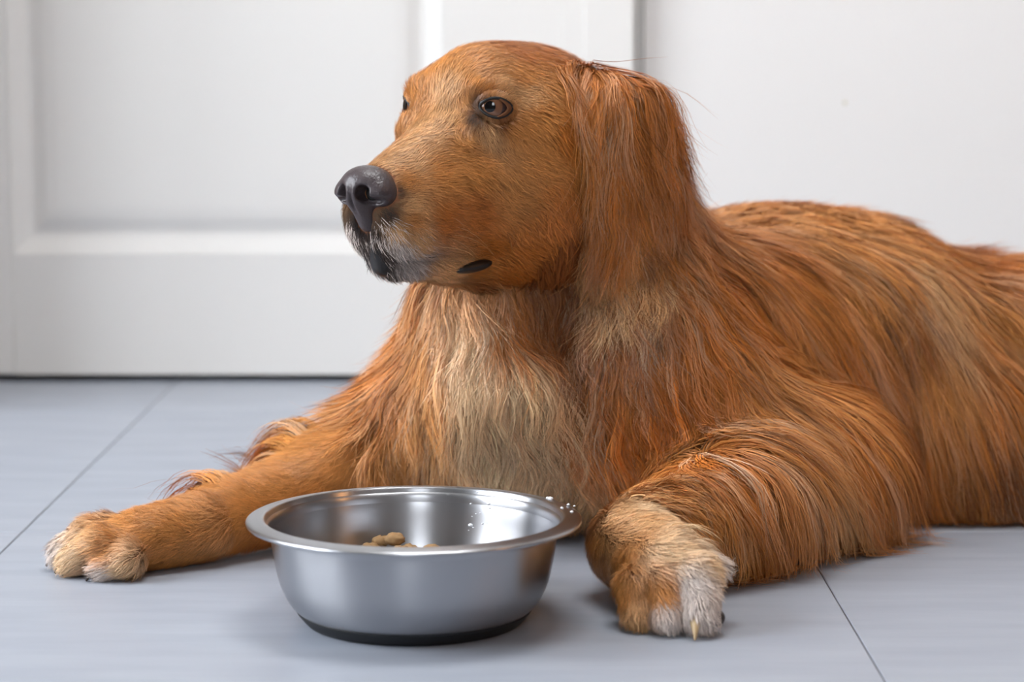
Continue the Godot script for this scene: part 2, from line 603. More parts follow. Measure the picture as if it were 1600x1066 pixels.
	short_hair("muzzle_fur", d, hair, frost_of(coat, WHITE, 0.010), roots(head, 110000.0, on_chin), tuft(4, 3, 0.045, 0.16, 3))
	var drape := Coat.new()
	drape.add(head_place * Vector3(0.014, -0.108, -0.033), Vector3(0.75, -0.65, 0.1), 0.011, 0.15, 0.0, GOLD)
	drape.add(head_place * Vector3(0.014, -0.108, 0.033), Vector3(0.3, -0.65, -0.7), 0.011, 0.15, 0.0, GOLD)
	var by_lip := func(p: Vector3, n: Vector3) -> bool:
		var q := head_place.affine_inverse() * p
		return (Vector3(q.x, q.y, absf(q.z)) - Vector3(0.014, -0.1085, 0.033)).length() < 0.013 and q.y > -0.1135
	short_hair("muzzle_fur", d, hair, drape, roots(head, 330000.0, by_lip), tuft(5, 4, 0.035, 0.14, 6), 0.008, 0.012, 0.6)
	var off_paw := func(p: Vector3, n: Vector3) -> bool: return p.y > 0.003 and body.at(p) > -0.003
	short_hair("paw_fur", d, hair, near_paw_coat(), roots(paw_near, 420000.0, off_paw), fine, 0.005, 0.0095)
	short_hair("paw_fur", d, hair, far_paw_coat(), roots(paw_far, 420000.0, off_paw), fine, 0.005, 0.0095)
	var on_edge := func(p: Vector3, n: Vector3) -> bool: return p.x > 0.098 and p.y > 0.036
	long_hair("paw_fringe", d, hair, near_paw_coat(), roots(paw_near, 9000.0, on_edge), [paw_near, body], 7, 6, 0.0005, 0.005)
	print("short ", Time.get_ticks_msec() - t0)
	coat = body_coat()
	var off_body := func(p: Vector3, n: Vector3) -> bool: return p.y > 0.004 and head.at(p) > -0.006 and paw_near.at(p) > -0.002 and paw_far.at(p) > -0.002
	var off_arm0 := func(p: Vector3, n: Vector3) -> bool: return off_body.call(p, n) and (p.x > -0.105 or p.y > 0.10)
	short_hair("undercoat", d, hair, coat, roots(body, 45000.0, off_arm0), under, 0.016, 0.028)
	var on_arm := func(p: Vector3, n: Vector3) -> bool: return off_body.call(p, n) and p.x < -0.07 and p.y < 0.12
	short_hair("foreleg_fur", d, hair, coat, roots(body, 220000.0, on_arm), under, 0.010, 0.014, 0.7)
	print("under ", Time.get_ticks_msec() - t0)
	var off_arm := func(p: Vector3, n: Vector3) -> bool: return off_body.call(p, n) and (p.x > -0.105 or p.y > 0.10)
	var on_chest := func(p: Vector3, n: Vector3) -> bool: return p.x < 0.075 and off_arm.call(p, n)
	var on_flank := func(p: Vector3, n: Vector3) -> bool: return p.x >= 0.075 and off_arm.call(p, n)
	long_hair("chest_fur", d, hair, coat, roots(body, 20000.0, on_chest), every, 20, 8, 0.0008, 0.0075)
	long_hair("back_fur", d, hair, coat, roots(body, 14500.0, on_flank), every, 20, 8, 0.0008, 0.0075)
	# feathering that stands off the back of the far foreleg
	var feather := Coat.new()
	feather.add(Vector3(-0.165, 0.066, -0.255), Vector3(-1, 0.15, -0.55), 0.075, 0.55, 0.002, GOLD)
	feather.add(Vector3(-0.220, 0.046, -0.185), Vector3(-1, 0.08, -0.5), 0.060, 0.5, 0.002, GOLD)
	var on_elbow := func(p: Vector3, n: Vector3) -> bool: return n.z < 0.15 and n.y > -0.2 and (p.distance_to(Vector3(-0.158, 0.062, -0.262)) < 0.026 or p.distance_to(Vector3(-0.212, 0.042, -0.195)) < 0.016)
	long_hair("foreleg_fringe", d, hair, feather, roots(body, 60000.0, on_elbow), [body, paw_far], 16, 7, 0.0006, 0.006)
	print("long ", Time.get_ticks_msec() - t0)
	coat = ear_coat()
	var off_ear := func(p: Vector3, n: Vector3) -> bool: return head.at(p) > 0.005 and body.at(p) > -0.002 and p.y < 0.358
	var on_flap := func(p: Vector3, n: Vector3) -> bool: return head.at(p) > -0.002 and body.at(p) > -0.002
	short_hair("ear_fur", d, hair, coat, roots(ear_near, 200000.0, on_flap), under, 0.014, 0.022, 0.8)
	long_hair("ear_fringe", d, hair, coat, roots(ear_near, 34000.0, off_ear), every, 20, 9, 0.0007, 0.0055)
	var by_ear := func(p: Vector3, n: Vector3) -> bool:
		var q := head_place.affine_inverse() * p
		return q.distance_to(Vector3(-0.090, 0.020, -0.044)) < 0.038 and q.x < -0.066 and q.z < -0.016 and q.y < 0.029
	long_hair("ear_fringe", d, hair, coat, roots(head, 26000.0, by_ear), every, 18, 9, 0.0007, 0.0055)
	print("ears ", Time.get_ticks_msec() - t0)


# A coat that lies as another does, in one colour and length.
func frost_of(coat: Coat, c: Color, length: float) -> Coat:
	var frost := Coat.new()
	frost.soft = coat.soft
	for k in coat.at.size():
		frost.add(coat.at[k], coat.way[k], length, 0.30, 0.0, c)
	return frost


func lip_field(s: float) -> Field:
	# the dark corner of the mouth on one side, or (0) the lower lip in front
	var g := Field.new(Vector3(-0.03, -0.140, minf(s, 0.0) * 0.055 - 0.024), Vector3(0.11, -0.060, maxf(s, 0.0) * 0.055 + 0.024), 0.0016, head_place)
	if s == 0.0:
		g.cone(Vector3(0.088, -0.092, 0.0), Vector3(0.081, -0.109, 0.0), 0.0085, 0.0100, 0.004)
	else:
		g.egg(Vector3(0.0110, -0.1155, s * 0.0245), Vector3(0.0165, 0.0042, 0.0060), 0.003, Basis(Vector3.UP, s * 0.3) * Basis(Vector3(0, 0, 1), -0.14))
	return g


func eye(d: Node, s: float) -> Field:
	# a dark eye with a brown iris, a pupil, and lids of dark skin folded round it
	var at := head_place * (EYE * Vector3(1, 1, s) + Vector3(-0.001, 0, -0.0035) * float(s > 0.0))
	var faces := (head_place.basis * Vector3(0.707, 0.02, s * 0.707)).normalized()
	var look := (head_place.basis * Vector3(0.89, 0.05, s * 0.45)).normalized()
	var r := 0.0150
	var e := put("eye", cap(r - 0.0004, PI), paint(Color(0.30, 0.22, 0.20), 0.08), d, at)
	tag(e, "brown eye with a dark pupil and dark lids")
	e.basis = Basis.looking_at(-look, Vector3.UP)
	put("iris", cap(r + 0.0003, 0.60), paint(Color(0.46, 0.31, 0.22), 0.05), e)
	put("pupil", cap(r + 0.0005, 0.26), paint(Color(0.03, 0.022, 0.022), 0.04), e)
	var pos := PackedVector3Array()
	var idx := PackedInt32Array()
	var sides := 40
	var rim := PackedVector3Array()
	var rows := [[1.0, 0.0006], [1.03, 0.0013], [1.10, 0.0017], [1.28, 0.0015], [1.60, 0.0010], [2.0, 0.0004], [2.4, -0.003]]
	for k in sides:
		var a := TAU * k / sides
		var wide := 0.82 * cos(a)
		var high := (0.44 if sin(a) > 0.0 else 0.48) * sin(a) * (1.0 - 0.30 * pow(absf(cos(a)), 2.0)) - 0.05 * cos(a)
		for row in rows:
			var w: float = wide * row[0]
			var h: float = high * row[0]
			pos.append(Vector3(sin(w) * cos(h), sin(h), cos(w) * cos(h)) * (r + row[1]))
		rim.append(Vector3(sin(wide) * cos(high), sin(high), cos(wide) * cos(high)) * (r + 0.0008))
	rim.append(rim[0])
	var m := rows.size()
	for k in sides:
		for j in m - 1:
			var p := k * m + j
			var q := ((k + 1) % sides) * m + j
			idx.append_array([p, p + 1, q, q, p + 1, q + 1])
	var lid := put("eyelid", finish(pos, idx), paint(Color(0.46, 0.31, 0.22), 0.85, 0.0, 0.15), e)
	put("lid_rim", tube(rim, 0.0012, 0.0012, 7), paint(Color(0.07, 0.055, 0.05), 0.5), e).basis = e.basis.inverse() * Basis.looking_at(-faces, Vector3.UP)
	# the outer part of the lids grows hair: hand its faces over in world places
	var furred := Field.new(Vector3.ZERO, Vector3.ONE * 0.001, 0.001)
	for p in pos:
		var q := Basis.looking_at(-faces, Vector3.UP) * p
		furred.pos.append(at + q)
		furred.nrm.append(q.normalized())
	for k in sides:
		for j in range(1, 4):
			var p := k * m + j
			var q := ((k + 1) % sides) * m + j
			furred.idx.append_array([p, p + 1, q, q, p + 1, q + 1])
	return furred
	lid.basis = e.basis.inverse() * Basis.looking_at(-faces, Vector3.UP)


# A cap of a ball about +z, out to an angle.
func cap(r: float, out: float) -> ArrayMesh:
	var pos := PackedVector3Array()
	var nrm := PackedVector3Array()
	var idx := PackedInt32Array()
	var rings := 14
	var sides := 28
	for i in rings + 1:
		var a := out * i / rings
		for k in sides:
			var b := TAU * k / sides
			var n := Vector3(sin(a) * cos(b), sin(a) * sin(b), cos(a))
			pos.append(n * r)
			nrm.append(n)
	for i in rings:
		for k in sides:
			var p := i * sides + k
			var q := i * sides + (k + 1) % sides
			idx.append_array([p, q, p + sides, q, q + sides, p + sides])
	return finish(pos, idx, PackedVector2Array(), nrm)

# ---------------------------------------------------------------- the coat
# Guides say how the coat lies: where, which way the hair runs, its length, how far it stands off, how wavy it is, and its colour.
class Coat:
	var at := PackedVector3Array()
	var way := PackedVector3Array()
	var size := PackedVector3Array()   # length, lift, wave
	var tint := PackedColorArray()
	var soft := 0.00008

	func add(p: Vector3, d: Vector3, length: float, lift: float, curl: float, c: Color) -> void:
		at.append(p)
		way.append(d.normalized())
		size.append(Vector3(length, lift, curl))
		tint.append(c.srgb_to_linear())

	func run(p: Vector3) -> Vector3:
		var s := Vector3.ZERO
		for i in at.size():
			var q := at[i] - p
			var w := 1.0 / (q.length_squared() + soft)
			s += way[i] * (w * w)
		return s.normalized()

	# direction, sizes and colour at a point
	func read(p: Vector3) -> Array:
		var s := Vector3.ZERO
		var z := Vector3.ZERO
		var c := Color(0, 0, 0)
		var total := 0.0
		for i in at.size():
			var q := at[i] - p
			var w := 1.0 / (q.length_squared() + soft)
			w *= w
			s += way[i] * w
			z += size[i] * w
			c += tint[i] * w
			total += w
		return [s.normalized(), z / total, c / total]


# Distance and slope of the skin round a point.
func near(p: Vector3, of: Array) -> Vector4:
	var best := Vector4(0, 1, 0, 0.08)
	for g: Field in of:
		var d := g.at(p)
		if d < best.w:
			best.w = d
			best.z = -1e9
			if d < 0.03:
				var n := g.slope(p)
				best.x = n.x
				best.y = n.y
				best.z = n.z
	if best.z < -1e8:
		best.z = 0.0
	return best


# Roots spread over a skin: [position, normal] pairs, about PER per square metre; KEEP says whether a point grows hair.
func roots(g: Field, per: float, keep: Callable) -> Array:
	var ps := PackedVector3Array()
	var ns := PackedVector3Array()
	var owed := 0.0
	var eye := Vector3(0, 0.37, 1.469)
	for k in range(0, g.idx.size(), 3):
		var a := g.pos[g.idx[k]]
		var b := g.pos[g.idx[k + 1]]
		var c := g.pos[g.idx[k + 2]]
		var n := g.nrm[g.idx[k]]
		var share := 1.0 if n.dot((eye - a).normalized()) > -0.35 else 0.22
		owed += (b - a).cross(c - a).length() * 0.5 * per * share
		while owed > 0.0:
			owed -= 0.4 + 1.2 * rng.randf()
			var u := rng.randf()
			var w := rng.randf()
			if u + w > 1.0:
				u = 1.0 - u
				w = 1.0 - w
			var p := a + (b - a) * u + (c - a) * w
			if keep.call(p, n):
				ps.append(p)
				ns.append((n * (1.0 - u - w) + g.nrm[g.idx[k + 1]] * u + g.nrm[g.idx[k + 2]] * w).normalized())
	return [ps, ns]


# Long hair: every lock is traced along the coat and carries HAIRS hairs that run together to its tip.
func long_hair(called: String, parent: Node, material: Material, coat: Coat, from: Array, around: Array, hairs: int, segs: int, width: float, spread: float) -> void:
	var ps: PackedVector3Array = from[0]
	var ns: PackedVector3Array = from[1]
	var per := (segs + 1) * 2
	var total := ps.size() * hairs * per
	var pos := PackedVector3Array()
	var nrm := PackedVector3Array()
	var col := PackedColorArray()
	var idx := PackedInt32Array()
	pos.resize(total)
	nrm.resize(total)
	col.resize(total)
	idx.resize(ps.size() * hairs * segs * 6)
	var v := 0
	var f := 0
	var path := PackedVector3Array()
	var up := PackedVector3Array()
	var side := PackedVector3Array()
	path.resize(segs + 1)
	up.resize(segs + 1)
	side.resize(segs + 1)
	for r in ps.size():
		var p := ps[r]
		var n := ns[r]
		var told := coat.read(p)
		var size: Vector3 = told[1]
		var c: Color = told[2]
		var length := size.x * (0.7 + 0.5 * rng.randf())
		var d: Vector3 = told[0]
		d = (d - n * d.dot(n)).normalized()
		var lift := size.y * (0.3 + 1.6 * rng.randf())
		d = (d + n * tan(lift)).normalized()
		# neighbouring locks wave together, and now and then one strays
		var swing := wave.get_noise_3dv(p * 2.2) * 0.5 + rng.randfn(0.0, 0.07)
		d = d.rotated(n, swing)
		var phase := wave.get_noise_3dv(p * 1.3 + Vector3(7, 3, 1)) * 9.0 + rng.randf() * 0.9
		var turns := size.x / 0.062
		var step := length / segs
		var stand := (0.0012 + 0.09 * length) * (0.3 + 1.4 * rng.randf())
		path[0] = p - n * 0.002
		up[0] = n
		var q := p
		for i in range(1, segs + 1):
			q += d * step
			var here := near(q, around)
			var nn := Vector3(here.x, here.y, here.z)
			var t := float(i) / segs
			var clear := 0.002 + stand * t
			if here.w < clear:
				q += nn * (clear - here.w)
				d = (d - nn * minf(d.dot(nn), 0.0)).normalized()
			if q.y < 0.003:
				q.y = 0.003
				d.y = maxf(d.y, 0.0)
				d = d.normalized()
			path[i] = q
			up[i] = (up[i - 1] * 0.5 + nn).normalized() if here.w < 0.03 else up[i - 1]
			var flow := coat.run(q)
			if here.w < 0.03:
				flow = (flow - nn * flow.dot(nn)).normalized()
			d = (d * 0.62 + flow * 0.38 + Vector3(0, -0.26 * t, 0)).normalized()
		for i in segs + 1:
			var along := path[mini(i + 1, segs)] - path[maxi(i - 1, 0)]
			side[i] = up[i].cross(along).normalized()
		for i in range(1, segs + 1):
			var t := float(i) / segs
			path[i] += side[i] * (1.5 * size.z * sin(phase + t * turns * TAU) * t)
		var sleek := 0.6 if p.x > 0.16 else 1.0
		var shade := 1.0 + rng.randfn(0.0, 0.19) * sleek + 0.35 * wave.get_noise_3dv(p * 3.0)
		var pale := maxf(rng.randfn(0.0, 0.10), 0.0) if rng.randf() < 1.0 - 0.18 * sleek else (0.15 + 0.35 * rng.randf()) * sleek
		var tips := 0.68 + 0.28 * rng.randf()
		for j in hairs:
			var a := rng.randf() * TAU
			var rad := spread * sqrt(rng.randf())
			var ou := cos(a) * rad
			var ov := (absf(sin(a)) * 1.1 - 0.3) * rad
			var bulge := ou / spread * 0.85
			var reach := 0.70 + 0.32 * rng.randf()
			var roll := rng.randfn(0.0, 0.5)
			var w0 := width * (0.7 + 0.6 * rng.randf())
			var tone := shade * (0.86 + 0.28 * rng.randf())
			var hc := Color(c.r * tone, c.g * tone, c.b * tone).lerp(Color(0.86, 0.66, 0.46), maxf(pale, 0.0))
			var fly := rng.randfn(0.0, 0.0016 if rng.randf() < 0.85 else 0.006) * minf(1.0, length / 0.06)
			var fly_up := absf(rng.randfn(0.0, 0.0016)) * minf(1.0, length / 0.06)
			var cr := cos(roll)
			var sr := sin(roll)
			for i in segs + 1:
				var t := float(i) / segs
				var k := t * reach * segs
				var k0 := mini(int(k), segs - 1)
				var u := side[k0]
				var m := up[k0]
				var shut := 1.0 - tips * t
				var x := path[k0].lerp(path[k0 + 1], k - k0) + u * (ou * shut + fly * t * t * 3.0) + m * (ov * shut + fly_up * t * t * 3.0)
				if x.y < 0.0012:
					x.y = 0.0012 + 0.001 * (j % 3)
				var across := (u * cr + m * sr) * (w0 * (1.0 - t * t * 0.9) * 0.5)
				pos[v] = x - across
				pos[v + 1] = x + across
				var lean := across.normalized() * 0.45
				nrm[v] = (m + u * bulge - lean).normalized()
				nrm[v + 1] = (m + u * bulge + lean).normalized()
				col[v] = hc
				col[v + 1] = hc
				if i < segs:
					idx[f] = v
					idx[f + 1] = v + 1
					idx[f + 2] = v + 2
					idx[f + 3] = v + 2
					idx[f + 4] = v + 1
					idx[f + 5] = v + 3
					f += 6
				v += 2
	var arrays := []
	arrays.resize(Mesh.ARRAY_MAX)
	arrays[Mesh.ARRAY_VERTEX] = pos
	arrays[Mesh.ARRAY_NORMAL] = nrm
	arrays[Mesh.ARRAY_COLOR] = col
	arrays[Mesh.ARRAY_INDEX] = idx
	var mesh := ArrayMesh.new()
	mesh.add_surface_from_arrays(Mesh.PRIMITIVE_TRIANGLES, arrays)
	var o := put(called, mesh, material, parent)
	tag(o, "", "", "", "stuff")
	print(called, " ", ps.size(), " locks, ", ps.size() * hairs * segs * 2, " triangles")


# A small tuft of hairs, one unit long, that runs along +z and rises along +y.
func tuft(hairs: int, segs: int, width: float, radius: float, seed_no: int) -> ArrayMesh:
	var r := RandomNumberGenerator.new()
	r.seed = seed_no
	var pos := PackedVector3Array()
	var nrm := PackedVector3Array()
	var col := PackedColorArray()
	var idx := PackedInt32Array()
	for j in hairs:
		var at := Vector3(r.randfn(0, radius), -0.08, r.randfn(0, radius))
		var reach := 0.65 + 0.45 * r.randf()
		var fan := r.randfn(0, 0.16)
		var rise := 0.35 * (0.6 + 0.9 * r.randf())
		var bend := r.randfn(0, 0.10)
		var roll := r.randfn(0, 0.5)
		var tone := 0.68 + 0.64 * r.randf()
		for i in segs + 1:
			var t := float(i) / segs
			var x := at + Vector3(fan * t * reach + bend * sin(t * 3.0), rise * sin(t * 1.9) + 0.08 * t, t * reach)
			var across := Vector3(cos(roll), sin(roll), 0) * (width * 0.5 * (1.0 - 0.9 * t * t))
			var b := pos.size()
			pos.append(x - across)
			pos.append(x + across)
			nrm.append((Vector3.UP - across.normalized() * 0.6).normalized())
			nrm.append((Vector3.UP + across.normalized() * 0.6).normalized())
			for e in 2:
				col.append(Color(tone, tone, tone))
			if i < segs:
				idx.append_array([b, b + 1, b + 2, b + 2, b + 1, b + 3])
	var arrays := []
	arrays.resize(Mesh.ARRAY_MAX)
	arrays[Mesh.ARRAY_VERTEX] = pos
	arrays[Mesh.ARRAY_NORMAL] = nrm
	arrays[Mesh.ARRAY_COLOR] = col
	arrays[Mesh.ARRAY_INDEX] = idx
	var mesh := ArrayMesh.new()
	mesh.add_surface_from_arrays(Mesh.PRIMITIVE_TRIANGLES, arrays)
	return mesh


func short_hair(called: String, parent: Node, material: Material, coat: Coat, from: Array, shape: Mesh, least := 0.0, most := 1.0, rise := 1.0) -> void:
	var ps: PackedVector3Array = from[0]
	var ns: PackedVector3Array = from[1]
	var mm := MultiMesh.new()
	mm.transform_format = MultiMesh.TRANSFORM_3D
	mm.use_colors = true
	mm.mesh = shape
	mm.instance_count = ps.size()
	for i in ps.size():
		var told := coat.read(ps[i])
		var n := ns[i]
		var size: Vector3 = told[1]
		var length := clampf(size.x, least, most) * (0.75 + 0.5 * rng.randf())
		var d: Vector3 = told[0]
		d = (d - n * d.dot(n)).normalized().rotated(n, wave.get_noise_3dv(ps[i] * 4.0) * 0.7 + rng.randfn(0.0, 0.14))
		var x := n.cross(d)
		var c: Color = told[2]
		var tone := 1.0 + rng.randfn(0.0, 0.15) + 0.16 * wave.get_noise_3dv(ps[i] * 6.0)
		mm.set_instance_transform(i, Transform3D(Basis(x * length, n * (length * rise * (0.3 + size.y * 1.6) * (0.7 + 0.6 * rng.randf())), d * length), ps[i]))
		mm.set_instance_color(i, Color(c.r * tone, c.g * tone, c.b * tone))
	var o := MultiMeshInstance3D.new()
	o.name = called
	o.multimesh = mm
	o.material_override = material
	parent.add_child(o, true)
	tag(o, "", "", "", "stuff")

func head_coat() -> Coat:
	var g := Coat.new()
	g.soft = 0.00002
	g.add(Vector3(-0.088, 0.289, -0.106), Vector3(0.8, 0.6, 0), 0.005, 0.21, 0, TAN)
	g.add(Vector3(-0.071, 0.297, -0.122), Vector3(0.7, 0.7, 0), 0.006, 0.21, 0, TAN)
	g.add(Vector3(-0.088, 0.276, -0.099), Vector3(0.9, -0.2, 0), 0.005, 0.21, 0, TAN)
	g.add(Vector3(-0.071, 0.267, -0.101), Vector3(1, -0.15, 0), 0.006, 0.21, 0, TAN)
	g.add(Vector3(-0.049, 0.288, -0.128), Vector3(1, 0.2, 0), 0.007, 0.21, 0, GOLD)
	g.add(Vector3(-0.049, 0.257, -0.116), Vector3(1, -0.25, 0), 0.008, 0.21, 0, RED)
	g.add(Vector3(-0.066, 0.245, -0.103), Vector3(0.8, -0.55, 0), 0.009, 0.24, 0, TAN)
	g.add(Vector3(-0.079, 0.250, -0.099), Vector3(0.5, -0.8, 0), 0.007, 0.28, 0, TAN)
	g.add(Vector3(-0.093, 0.247, -0.104), Vector3(0.1, -1, 0), 0.007, 0.31, 0, DARK)
	g.add(Vector3(-0.104, 0.253, -0.107), Vector3(-0.3, -0.9, 0), 0.006, 0.31, 0, DARK)
	g.add(Vector3(-0.089, 0.231, -0.112), Vector3(0.3, -0.9, 0), 0.01, 0.28, 0, DARK)
	g.add(Vector3(-0.071, 0.226, -0.116), Vector3(0.7, -0.8, 0), 0.012, 0.28, 0, GREY)
	g.add(Vector3(-0.050, 0.218, -0.149), Vector3(0.8, -0.7, 0), 0.014, 0.24, 0, TAN)
	g.add(Vector3(-0.101, 0.230, -0.123), Vector3(-0.1, -1, 0), 0.008, 0.31, 0, DARK)
	g.add(Vector3(-0.090, 0.218, -0.124), Vector3(0.4, -0.8, 0), 0.008, 0.35, 0, DARK)
	g.add(Vector3(-0.064, 0.209, -0.154), Vector3(0.9, -0.4, 0), 0.01, 0.21, 0, CREAM)
	g.add(Vector3(-0.047, 0.199, -0.180), Vector3(0.9, -0.5, 0), 0.012, 0.21, 0, CREAM)
	g.add(Vector3(-0.028, 0.213, -0.176), Vector3(1, -0.3, 0), 0.008, 0.17, 0, GOLD)
	g.add(Vector3(-0.059, 0.314, -0.146), Vector3(0.6, 0.8, 0), 0.006, 0.21, 0, TAN)
	g.add(Vector3(-0.072, 0.310, -0.139), Vector3(0.6, 0.8, 0), 0.006, 0.21, 0, TAN)
	g.add(Vector3(-0.045, 0.323, -0.157), Vector3(0.5, 0.85, 0), 0.006, 0.21, 0, TAN)
	g.add(Vector3(-0.036, 0.309, -0.149), Vector3(0.8, -0.3, 0), 0.007, 0.21, 0, GOLD)
	g.add(Vector3(-0.027, 0.291, -0.144), Vector3(0.9, -0.4, 0), 0.009, 0.21, 0, GOLD)
	g.add(Vector3(-0.027, 0.260, -0.139), Vector3(1, -0.3, 0), 0.01, 0.17, 0, RED)
	g.add(Vector3(-0.018, 0.236, -0.162), Vector3(1, -0.5, 0), 0.013, 0.17, 0, RED)
	g.add(Vector3(-0.005, 0.214, -0.194), Vector3(0.7, -0.8, 0), 0.018, 0.24, 0.0005, RED)
	g.add(Vector3(0.000, 0.273, -0.152), Vector3(1, -0.35, 0), 0.012, 0.14, 0, GOLD)
	g.add(Vector3(0.014, 0.244, -0.166), Vector3(0.8, -0.7, 0), 0.018, 0.17, 0.0005, RED)
	g.add(Vector3(0.023, 0.291, -0.161), Vector3(0.95, -0.4, 0), 0.014, 0.14, 0, GOLD)
	g.add(Vector3(0.028, 0.268, -0.165), Vector3(0.7, -0.8, 0), 0.022, 0.17, 0.0005, RED)
	g.add(Vector3(0.033, 0.234, -0.185), Vector3(0.4, -1, 0), 0.028, 0.21, 0.001, DEEP)
	g.add(Vector3(0.020, 0.196, -0.283), Vector3(0.3, -1, 0), 0.032, 0.24, 0.001, DEEP)
	g.add(Vector3(-0.046, 0.341, -0.166), Vector3(0.3, 1, 0), 0.007, 0.24, 0, TAN)
	g.add(Vector3(-0.069, 0.340, -0.186), Vector3(0.2, 1, 0), 0.007, 0.28, 0, GOLD)
	g.add(Vector3(-0.055, 0.359, -0.187), Vector3(0.4, 0.9, 0), 0.009, 0.21, 0, GOLD)
	g.add(Vector3(-0.028, 0.363, -0.178), Vector3(0.7, 0.7, 0), 0.01, 0.17, 0, GOLD)
	g.add(Vector3(-0.027, 0.347, -0.158), Vector3(0.4, 0.9, 0), 0.007, 0.24, 0, GOLD)
	g.add(Vector3(-0.025, 0.335, -0.158), Vector3(-0.3, 1, 0), 0.005, 0.17, 0, DARK)
	g.add(Vector3(-0.026, 0.326, -0.153), Vector3(-0.4, -0.9, 0), 0.005, 0.17, 0, DARK)
	g.add(Vector3(-0.022, 0.341, -0.157), Vector3(0.2, 1, 0), 0.004, 0.17, 0, DEEP)
	g.add(Vector3(-0.033, 0.334, -0.159), Vector3(-0.3, 1, 0), 0.006, 0.21, 0, GOLD)
	g.add(Vector3(-0.035, 0.320, -0.153), Vector3(0.1, -0.9, 0), 0.006, 0.21, 0, GOLD)
	g.add(Vector3(-0.020, 0.345, -0.157), Vector3(0.5, 0.8, 0), 0.005, 0.24, 0, GOLD)
	g.add(Vector3(-0.007, 0.345, -0.163), Vector3(0.8, 0.6, 0), 0.006, 0.21, 0, TAN)
	g.add(Vector3(-0.019, 0.329, -0.162), Vector3(-0.5, -0.3, 0), 0.004, 0.17, 0, DARK)
	g.add(Vector3(-0.007, 0.321, -0.155), Vector3(0.3, -0.9, 0), 0.005, 0.17, 0, DEEP)
	g.add(Vector3(0.007, 0.340, -0.173), Vector3(1, -0.2, 0), 0.007, 0.21, 0, TAN)
	g.add(Vector3(0.014, 0.327, -0.167), Vector3(1, -0.3, 0), 0.008, 0.17, 0, GOLD)
	g.add(Vector3(0.000, 0.318, -0.157), Vector3(0.8, -0.6, 0), 0.007, 0.21, 0, GOLD)
	g.add(Vector3(-0.014, 0.316, -0.151), Vector3(0.3, -0.9, 0), 0.006, 0.21, 0, TAN)
	g.add(Vector3(0.000, 0.372, -0.208), Vector3(1, 0.2, 0), 0.012, 0.14, 0, RED)
	g.add(Vector3(0.000, 0.359, -0.185), Vector3(1, -0, 0), 0.012, 0.14, 0, GOLD)
	g.add(Vector3(0.028, 0.368, -0.226), Vector3(1, -0.3, 0), 0.014, 0.14, 0, RED)
	g.add(Vector3(0.037, 0.349, -0.203), Vector3(0.9, -0.6, 0), 0.016, 0.14, 0, GOLD)
	g.add(Vector3(0.023, 0.331, -0.174), Vector3(1, -0.4, 0), 0.013, 0.14, 0, GOLD)
	g.add(Vector3(0.037, 0.317, -0.178), Vector3(0.8, -0.8, 0), 0.018, 0.14, 0, RED)
	g.add(Vector3(0.053, 0.358, -0.249), Vector3(0.8, -0.6, 0), 0.018, 0.14, 0, RED)
	g.add(Vector3(-0.019, 0.198, -0.215), Vector3(0.6, -0.8, 0), 0.02, 0.24, 0.001, TAN)
	g.add(Vector3(0.005, 0.187, -0.223), Vector3(0.4, -1, 0), 0.03, 0.24, 0.002, RED)
	g.add(Vector3(-0.079, 0.276, -0.100), Vector3(1, -0, 0), 0.004, 0.17, 0, DARK)
	g.add(Vector3(-0.085, 0.261, -0.097), Vector3(0.7, -0.6, 0), 0.005, 0.17, 0, DARK)
	g.add(Vector3(-0.075, 0.282, -0.107), Vector3(1, 0.2, 0), 0.005, 0.21, 0, GOLD)
	g.add(Vector3(-0.071, 0.256, -0.099), Vector3(1, -0.4, 0), 0.007, 0.21, 0, GOLD)
	g.add(Vector3(-0.078, 0.238, -0.105), Vector3(0.6, -0.8, 0), 0.008, 0.24, 0, GREY)
	return g


func ear_coat() -> Coat:
	var g := Coat.new()
	g.soft = 0.00002
	g.add(Vector3(0.049, 0.340, -0.205), Vector3(-0.45, -1, 0.15), 0.09, 0.28, 0.003, GOLD)
	g.add(Vector3(0.056, 0.351, -0.210), Vector3(-0.1, -1, 0.2), 0.075, 0.07, 0.003, RED)
	g.add(Vector3(0.070, 0.354, -0.213), Vector3(0.15, -1, 0.2), 0.078, 0.07, 0.003, RED)
	g.add(Vector3(0.086, 0.340, -0.201), Vector3(0.3, -1, 0.1), 0.075, 0.14, 0.003, RED)
	g.add(Vector3(0.047, 0.307, -0.199), Vector3(-0.4, -1, 0.1), 0.085, 0.24, 0.003, GOLD)
	g.add(Vector3(0.063, 0.308, -0.192), Vector3(-0.05, -1, 0), 0.072, 0.12, 0.003, RED)
	g.add(Vector3(0.084, 0.307, -0.198), Vector3(0.12, -1, 0), 0.072, 0.10, 0.003, RED)
	g.add(Vector3(0.103, 0.302, -0.209), Vector3(0.3, -1, 0), 0.072, 0.10, 0.003, RED)
	g.add(Vector3(0.051, 0.261, -0.195), Vector3(-0.1, -1, 0), 0.06, 0.14, 0.004, DEEP)
	g.add(Vector3(0.070, 0.256, -0.197), Vector3(0.05, -1, 0), 0.062, 0.14, 0.004, RED)
	g.add(Vector3(0.094, 0.255, -0.207), Vector3(0.12, -1, 0), 0.062, 0.12, 0.004, GOLD)
	g.add(Vector3(0.117, 0.259, -0.225), Vector3(0.3, -1, 0), 0.069, 0.14, 0.004, RED)
	g.add(Vector3(0.066, 0.223, -0.201), Vector3(-0.05, -1, 0.1), 0.062, 0.17, 0.005, TAN)
	g.add(Vector3(0.088, 0.212, -0.212), Vector3(0.05, -1, 0.1), 0.069, 0.17, 0.005, TAN)
	g.add(Vector3(0.110, 0.220, -0.229), Vector3(0.2, -1, 0.1), 0.069, 0.17, 0.005, TAN)
	return g


